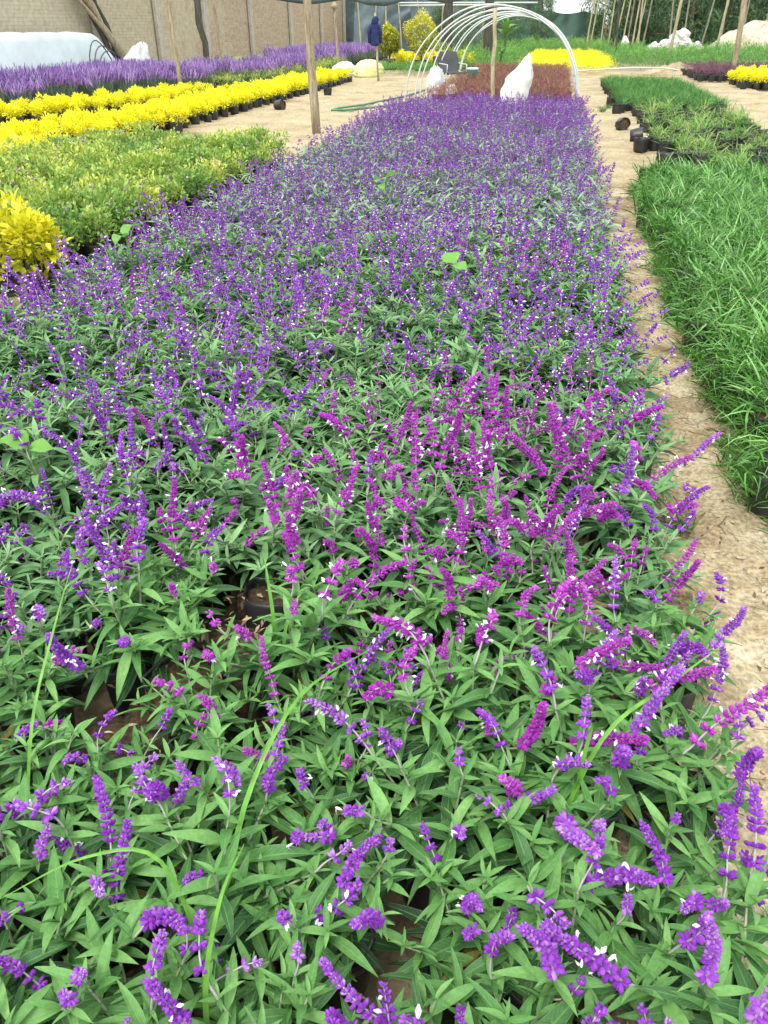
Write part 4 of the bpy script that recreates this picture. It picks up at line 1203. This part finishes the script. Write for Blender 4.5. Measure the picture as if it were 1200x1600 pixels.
# loose bags on the path
TW = [to_mesh(tuft_T(1900 + i, 24, .16, .006, .7, .14, 1.2, 3, .3, 1.0, rbase=.05), 'weed', [M['weed']]) for i in range(3)]
lb = [(1.10, 14.8, 'lying'), (1.16, 13.2, 'lying'), (1.24, 12.15, ''), (1.43, 12.2, ''), (1.60, 12.1, 'tilted'), (2.0, 13.5, ''), (2.16, 13.3, ''), (1.98, 12.0, ''), (1.37, 10.65, ''), (1.56, 10.8, 'weed'), (1.75, 10.9, 'weed'), (1.2, 9.6, ''), (1.22, 17.5, ''), (1.2, 19.2, ''), (1.35, 18.8, '')]
lbl = ['fallen black bag lying farthest of the two on the path', 'fallen black bag lying nearer on the path', 'left bag of the short row standing on the path', 'middle bag of the short row standing on the path', 'tilted, at the right end of the short row',
       'left of two upright bags before the weedy block', 'right of two upright bags before the weedy block', 'lone bag right of the short row on the path', 'black bag at the far corner of the dense grass bed', 'weedy bag beside the far corner of the dense grass bed', 'second weedy bag at the far corner of the dense grass bed',
       'bag half hidden at the path edge of the dense grass bed', 'at the near left corner of the fine grass', 'farther bag at the left edge of the fine grass block', 'bag second from the path in the fine grass block']
for k, (x, y, st) in enumerate(lb):
    o = root('nursery_bag', (x, y, 0.0), k * .7, 1.1, 'black plastic nursery bag, ' + lbl[k], 'nursery bag', 'loose black bags on the path')
    bag(o, k)
    if st == 'lying': o.rotation_euler = (R(82), .1, k * 1.1 + .4); o.location.z = .085
    if st == 'tilted': o.rotation_euler = (R(8), R(22), .3); o.location.z = .03
    if st == 'weed': part('weed', TW[k % 3], o)
o = root('nursery_bag', (-5.45, 17.0, 0), 0, 1.1, 'crumpled black nursery bag lying on the sandy path by the front yellow row', 'nursery bag')
bag(o, 1); o.rotation_euler = (R(80), 0, 1.2); o.location.z = .085
o = root('nursery_bag', (-5.35, 20.8, 0), 0, 1.1, 'small black nursery bag upright on the sandy path right of the grey post', 'nursery bag')
bag(o, 3)

# stones and heaps, far right
def rock_T(seed, s, flat=.7):
    r = np.random.default_rng(seed)
    n, m = 12, 8
    v = []
    for j in range(m + 1):
        ph = math.pi * j / m
        for i in range(n):
            a = 2 * math.pi * i / n
            d = np.array((math.sin(ph) * math.cos(a), math.sin(ph) * math.sin(a), math.cos(ph)))
            k = 1 + .25 * math.sin(3 * d[0] + seed) * math.cos(4 * d[1] + seed * 2) + .18 * math.sin(6 * d[2] + 5 * d[0] + seed)
            v.append(d * k * s * np.array((1, 1, flat)))
    return T(v, grid_q(n, m, True))
r = np.random.default_rng(70)
for k, (x, y, z, s) in enumerate([(5.8, 47, .95, .42), (5.5, 46.8, .6, .36), (6.1, 46.8, .6, .35), (5.0, 46.2, .62, .3), (4.5, 45.8, .52, .28), (6.5, 46.4, .52, .3)]):
    solo('white_stone', to_mesh(rock_T(k + 1, s), 'white_stone', [M['white_stone']], False), (x, y, z), k, ['topmost and largest white boulder of the pile', 'front left white boulder of the pile', 'front right white boulder of the pile', 'pale stone left of the pile', 'leftmost pale stone sloping down from the pile', 'rightmost pale stone of the pile'][k] + ' before the trees', 'stone', 'white stones before the trees')
def heap_T(cx, cy, rx, ry, h, seed):
    n = 30
    U, V = np.meshgrid(np.linspace(-1, 1, n + 1), np.linspace(-1, 1, n + 1))
    d = np.sqrt(U ** 2 + V ** 2)
    z = h * np.clip(1 - d, 0, 1) ** .8 * (1 + .5 * (vnoise(U * 4 + 9, V * 4 + 9, seed) - .5)) + .12 * (vnoise(U * 9 + 20, V * 9 + 20, seed + 1) - .5) * (d < 1) - .02
    return T(np.stack([cx + U * rx, cy + V * ry, z], -1).reshape(-1, 3), grid_q(n, n))
solo('sand_heap', to_mesh(heap_T(9.6, 46.5, 3.4, 2.2, 1.9, 3), 'sand_heap', [M['rubble']]), label='large pale heap of rubble and sand at the right edge before the trees', cat='heap')
solo('sand_heap', to_mesh(heap_T(5.8, 47, 2.6, 1.8, .75, 5), 'sand_heap', [M['rubble']]), label='low pale heap under the white boulders', cat='heap')
solo('sand_heap', to_mesh(heap_T(4.2, 33.2, 1.2, .9, .32, 7), 'sand_heap', [M['sand']]), label='small brown earth heap at the end of the white pipe', cat='heap')
solo('white_sack', to_mesh(sack_T(.2, .5, .3, .05, 15, .8), 'white_sack', [M['sack']]), (7.3, 32.6, .1), .1, 'flat white sack lying behind the plum-red bed at the right edge', 'sack')
solo('white_sack', to_mesh(sack_T(.75, .4, .4, -.1, 16, .4), 'white_sack', [M['sack']]), (3.35, 48, .2), .1, 'small white sack standing in the green bed before the trees', 'sack')

# ---- trees
def tree_kit(seed, h, rad, z0, n, L):
    r = np.random.default_rng(seed)
    g = G()
    top = np.array((r.normal(0, .3), r.normal(0, .3), h))
    g.add(tube_T([np.zeros(3), top * .35 + r.normal(0, .08, 3), top * .7, top], [.11, .085, .06, .02], 8))
    lumps = []
    for k in range(30):
        t = z0 / h + (1 - z0 / h) * ((k + .5) / 30) ** 1.25
        a = k * 2.4 + r.random()
        rr = rad * (1 - .55 * abs(t - .45) - .25 * t) * r.uniform(.5, 1.0)
        c = np.array((math.cos(a) * rr, math.sin(a) * rr, h * t))
        lumps.append((c, rad * r.uniform(.28, .5)))
        g.add(tube_T([top * (t * .8), (top * t * .9 + c) / 2, c], [.04, .025, .01], 5, cap=False))
    tr = g.T()
    lv = leaf_T(1, .42, 1, fold=.3, droop=.3)
    ms, ts = [], []
    for k in range(n):
        c, q = lumps[int(r.integers(0, len(lumps)))]
        d = unit(r.normal(0, 1, 3)); s = r.random() ** .45
        p = c + d * q * s
        ms.append(frame(p, unit(d * .5 + r.normal(0, .6, 3) + np.array((0, 0, -.35))), L * r.uniform(.6, 1.3), r.normal(0, .7)))
        ts.append(np.clip(.45 + .2 * d[2] + r.normal(0, .16), .02, .98))
    g2 = G(); g2.add(lv, np.array(ms), tint=ts)
    return to_mesh(tr, 'trunk', [M['bark']]), to_mesh(g2.T(), 'crown', [M['tree_leaf']])
TK = [tree_kit(2000 + i, 5.5 + i * .6, 1.9 + .2 * (i % 3), .3, 14000, .28) for i in range(4)]
r = np.random.default_rng(90)
tx = [3.0, 4.5, 6.0, 7.4, 8.9, 10.4, 12.0, 13.6, 15.4, 17.2, 5.2, 8.1, 11.2, 14.3]
for k, x in enumerate(tx):
    o = root('windbreak_tree', (x, 57 + r.uniform(-1.5, 2) + (3.5 if k > 9 else 0), 0), r.random() * 6, r.uniform(.9, 1.15),
             ('%s tree from the left in the dark windbreak behind the white stones' % ORD[k] if k < 10 else '%s tree of the second windbreak row, half hidden by the front one' % ORD[k - 10]), 'tree', 'windbreak trees')
    part('trunk', TK[k % 4][0], o); part('crown', TK[k % 4][1], o)
for k, (x, y) in enumerate([(-7.5, 63), (-4.6, 64), (-1.9, 66)]):
    o = root('windbreak_tree', (x, y, 0), k * 2.0, .75, ['leftmost', 'middle', 'rightmost'][k] + ' of three trees behind the dark shade nets', 'tree', 'trees behind the nets')
    part('trunk', TK[k % 4][0], o); part('crown', TK[k % 4][1], o)
for k, (x, y, sc) in enumerate([(-4.6, 46, .42), (-2.9, 48.5, .5), (-1.2, 56.5, .45), (-6.3, 49, .42)]):
    o = root('young_tree', (x, y, 0), k * 1.7, sc, ['young leafy tree behind the large round tree', 'young leafy tree left of centre through the hoops', 'young leafy tree at the net fence through the hoops', 'young leafy tree before the grey net panel'][k], 'tree', 'young trees behind the hoops')
    part('trunk', TK[k % 4][0], o); part('crown', TK[(k + 1) % 4][1], o)
for k in range(12):
    x = 4.0 + k * .95 + r.normal(0, .15); y = 52.5 + r.uniform(-1, 2)
    pole('slim_trunk', (x, y, 0), (x + r.normal(0, .2), y, 4.5), .05, .035, 'bark', '%s slim bare trunk from the left in front of the windbreak' % ORD[k], 'trunk', 'slim trunks before the windbreak', seed=120 + k)
# broad-leaved plants behind the hoops
bp = [leaf_T(1, .34, 6, fold=.25, droop=d, rise=.2, wave=.5, tint=.6) for d in (.3, .6)]
for k, (x, y, h) in enumerate([(-2.2, 38, 1.9), (-3.1, 40.5, 2.1), (-2.0, 33.2, .8)]):
    o = root('broadleaf_plant', (x, y, 0), k, 1, ['tall broad-leaved plant behind the stout dark post', 'tall broad-leaved plant left of the stout dark post', 'low broad-leaved plant at the end of the red-leaved bed'][k], 'plant', 'broad-leaved plants behind the hoops')
    part('stem', to_mesh(tube_T([(0, 0, 0), (.03, 0, h * .5), (0, 0, h * .8)], [.05, .045, .03], 8), 'stem', [M['green_leaf']]), o)
    for q in range(8):
        a = q * 2.4
        part('leaf', to_mesh(bp[q % 2], 'leaf', [M['green_leaf']]), o, frame((0, 0, h * (.5 + .04 * q)), (math.cos(a) * .7, math.sin(a) * .7, .6), h * .45))

# ---- weeds: long grass blades in the sage bed, grass clumps and seedlings
def long_blade(pts, w_, name, label, mat='bright_grass', group='long grass blades in the sage bed'):
    pts = np.array(pts, float)
    t = np.linspace(0, len(pts) - 1, 16); i = np.clip(t.astype(int), 0, len(pts) - 2); f = (t - i)[:, None]
    # Catmull-Rom
    pm = np.concatenate([[2 * pts[0] - pts[1]], pts, [2 * pts[-1] - pts[-2]]])
    a, b, c, d = pm[i], pm[i + 1], pm[i + 2], pm[i + 3]
    q = .5 * (2 * b + (c - a) * f + (2 * a - 5 * b + 4 * c - d) * f ** 2 + (3 * b - a - 3 * c + d) * f ** 3)
    v = []
    for k in range(16):
        dd = unit(q[min(k + 1, 15)] - q[max(k - 1, 0)])
        s = unit(np.cross(dd, np.array((.2, -.6, .7))))
        wd = w_ * .5 * (1 - (k / 15) ** 2 * .9)
        n = np.cross(s, dd)
        v += [q[k] - s * wd + n * wd * .3, q[k], q[k] + s * wd + n * wd * .3]
    solo(name, to_mesh(T(v, grid_q(2, 15), tint=.6), name, [M[mat]]), label=label, cat='grass weed', group=group)
long_blade([(-.42, .72, .15), (-.40, .82, .36), (-.35, 1.0, .45), (-.25, 1.18, .43)], .010, 'grass_weed', 'long yellow-green grass blade arching to the right in the front middle of the sage bed')
long_blade([(-.86, .80, .12), (-.86, .92, .36), (-.88, 1.08, .47), (-.92, 1.25, .52)], .007, 'grass_weed', 'thin upright grass blade at the left front of the sage bed')
long_blade([(.12, .95, .15), (.20, 1.05, .40), (.32, 1.17, .44), (.46, 1.33, .44)], .009, 'grass_weed', 'long grass blade crossing the flower spikes beside the path')
long_blade([(.16, .98, .15), (.17, 1.02, .38), (.175, 1.03, .45), (.165, 1.0, .47)], .009, 'grass_weed', 'short bent grass blade left of the one beside the path')
long_blade([(-.40, .62, .2), (-.47, .66, .42), (-.58, .64, .43), (-.70, .58, .38)], .007, 'grass_weed', 'pale grass blade arching low at the left edge of the front')
long_blade([(-.36, .50, .1), (-.37, .55, .3), (-.36, .62, .42), (-.33, .66, .5)], .009, 'grass_weed', 'upright green grass blade at the bottom of the picture')
long_blade([(-.52, 1.35, .12), (-.53, 1.38, .3), (-.55, 1.42, .38), (-.57, 1.46, .43)], .010, 'grass_weed', 'short yellow-green grass blade standing in the soil gap')
long_blade([(-.50, 1.33, .12), (-.50, 1.36, .26), (-.49, 1.40, .32), (-.47, 1.44, .35)], .009, 'grass_weed', 'second grass blade in the soil gap, right of the first')

bt = [to_mesh(tuft_T(2100 + i, 27, [.42, .55, .30][i], .022, .5, 0, 1.05, 7, .1, .95, rbase=.06), 'blade_clump', [M['bright_grass']]) for i in range(3)]
for k, (x, y, z, s, lb_) in enumerate([(1.06, 3.22, .05, 1.0, 'nearest clump of broad bright green grass at the right edge by the path'), (1.14, 3.75, .06, .85, 'second clump of broad bright grass behind the nearest one'), (1.22, 4.5, .08, .85, 'broad bright grass clump rising from the middle of the dense bed at the right edge')]):
    solo('grass_clump', bt[k % 3], (x, y, z), k * 1.2, lb_, 'grass', 'broad bright grass clumps').scale = (s, s, s)
st = [to_mesh(tuft_T(2200 + i, 42, .11, .006, .8, 0, 1.1, 4, .1, .9, rbase=.03), 'grass_tuft', [M['green_leaf']]) for i in range(2)]
for k, (x, y, s, lb_) in enumerate([(.58, 2.42, 1.0, 'small dark grass tuft on the path touching the sage bed'), (.56, 1.0, .6, 'tiny grass tuft on the path near the front right corner'), (.98, 17.9, 1.6, 'grass tuft at the left foot of the fine grass block'), (1.12, 18.5, 1.5, 'second grass tuft at the left foot of the fine grass block')]):
    solo('grass_tuft', st[k % 2], (x, y, .01), k, lb_, 'grass', 'small tufts on the path').scale = (s, s, s)
# broad seedling leaves among the sage
sl = to_mesh(leaf_T(1, .9, 7, fold=.30, droop=.55, rise=.25, wave=.5, tint=.7), 'leaf', [M['bright_grass']])
for k, (x, y, z, s, nl, lb_) in enumerate([(-1.22, 6.45, .47, .15, 3, 'pale green squash seedling standing in the middle of the far sage'), (-2.35, 4.35, .46, .14, 2, 'pale squash seedling at the left side of the sage bed'), (-.42, 4.15, .44, .11, 2, 'pale squash seedling right of the middle of the sage bed'), (-1.5, 1.95, .38, .09, 2, 'small bright seedling near the left edge among the sage')]):
    o = root('squash_seedling', (x, y, 0), k, 1, lb_, 'seedling', 'squash seedlings in the sage bed')
    part('stem', to_mesh(tube_T([(0, 0, .1), (.01, 0, z * .6), (0, 0, z)], .004, 5), 'stem', [M['bright_grass']]), o)
    for q in range(nl):
        a = q * 6.28 / nl + .4
        part('leaf', sl, o, frame((0, 0, z - .012 * q), (math.cos(a), math.sin(a), .55 - .35 * q), s * (1 - .15 * q), .3 - .5 * q))

# ---- litter and pebbles on the path (uncountable)
r = np.random.default_rng(95)
g = G()
bit = leaf_T(1, .35, 2, fold=.3, droop=.15)
twig = tube_T([(0, 0, 0), (.05, .5, .03), (0, 1, .01)], [.02, .018, .01], 4)
peb = T(rock_T(3, 1, .6).v[::1], rock_T(3, 1, .6).q)
def put(x, y):
    return x, y, .017
for k in range(6500):
    y = r.uniform(.2, 9.3) if r.random() < .75 else r.uniform(.2, 3.5)
    x = r.choice([r.uniform(.42, 1.05), r.normal(.95, .08), r.normal(.47, .07)])
    a = r.random() * 6.28
    p = put(x, y)
    q = r.random()
    if q < .45: g.add(bit, frame(p, (math.cos(a), math.sin(a), r.normal(0, .15)), r.uniform(.008, .038), r.normal(0, .5)), tint=r.uniform(.0, .95))
    elif q < .7: g.add(twig, frame(p, (math.cos(a), math.sin(a), 0), r.uniform(.02, .09)), tint=r.uniform(.0, .5))
    else: g.add(lathe_T([(.3, -.3), (1, .1), (.6, .6), (.05, .7)], 5, .12, int(r.integers(0, 9))), rz(a, p, r.uniform(.002, .007)), tint=r.uniform(.4, .95))
for k in range(260):      # in the soil gap
    x, y = r.normal(-.68, .12), r.normal(1.42, .16)
    a = r.random() * 6.28
    g.add(bit, frame((x, y, r.uniform(.13, .19)), (math.cos(a), math.sin(a), r.normal(0, .3)), r.uniform(.01, .035), r.normal(0, .6)), tint=r.uniform(.1, .95))
solo('dry_litter', g.mesh('dry_litter', [M['litter']]), label='dry leaves, twigs and grit scattered on the dirt path', cat='litter', kind='stuff')
gs = G()
for (x, y) in [(-.72, 1.2), (-.62, 1.45), (-.75, 1.45), (-.5, 1.7), (-.8, 1.05), (-.65, 1.3), (-.62, 1.75)]:
    gs.add(lathe_T([(.17, .0), (.15, .10), (.08, .13), (.001, .135)], 12, .08, int(x * -100)), rz(0, (x, y, 0)))
tag(solo('soil', gs.mesh('soil', [M['soil']])), kind='structure')
print('objects', len(bpy.data.objects), 'near leaves', n_leaf, 'plants', count, 'tris', sum(len(m.polygons) * 2 for m in bpy.data.meshes))
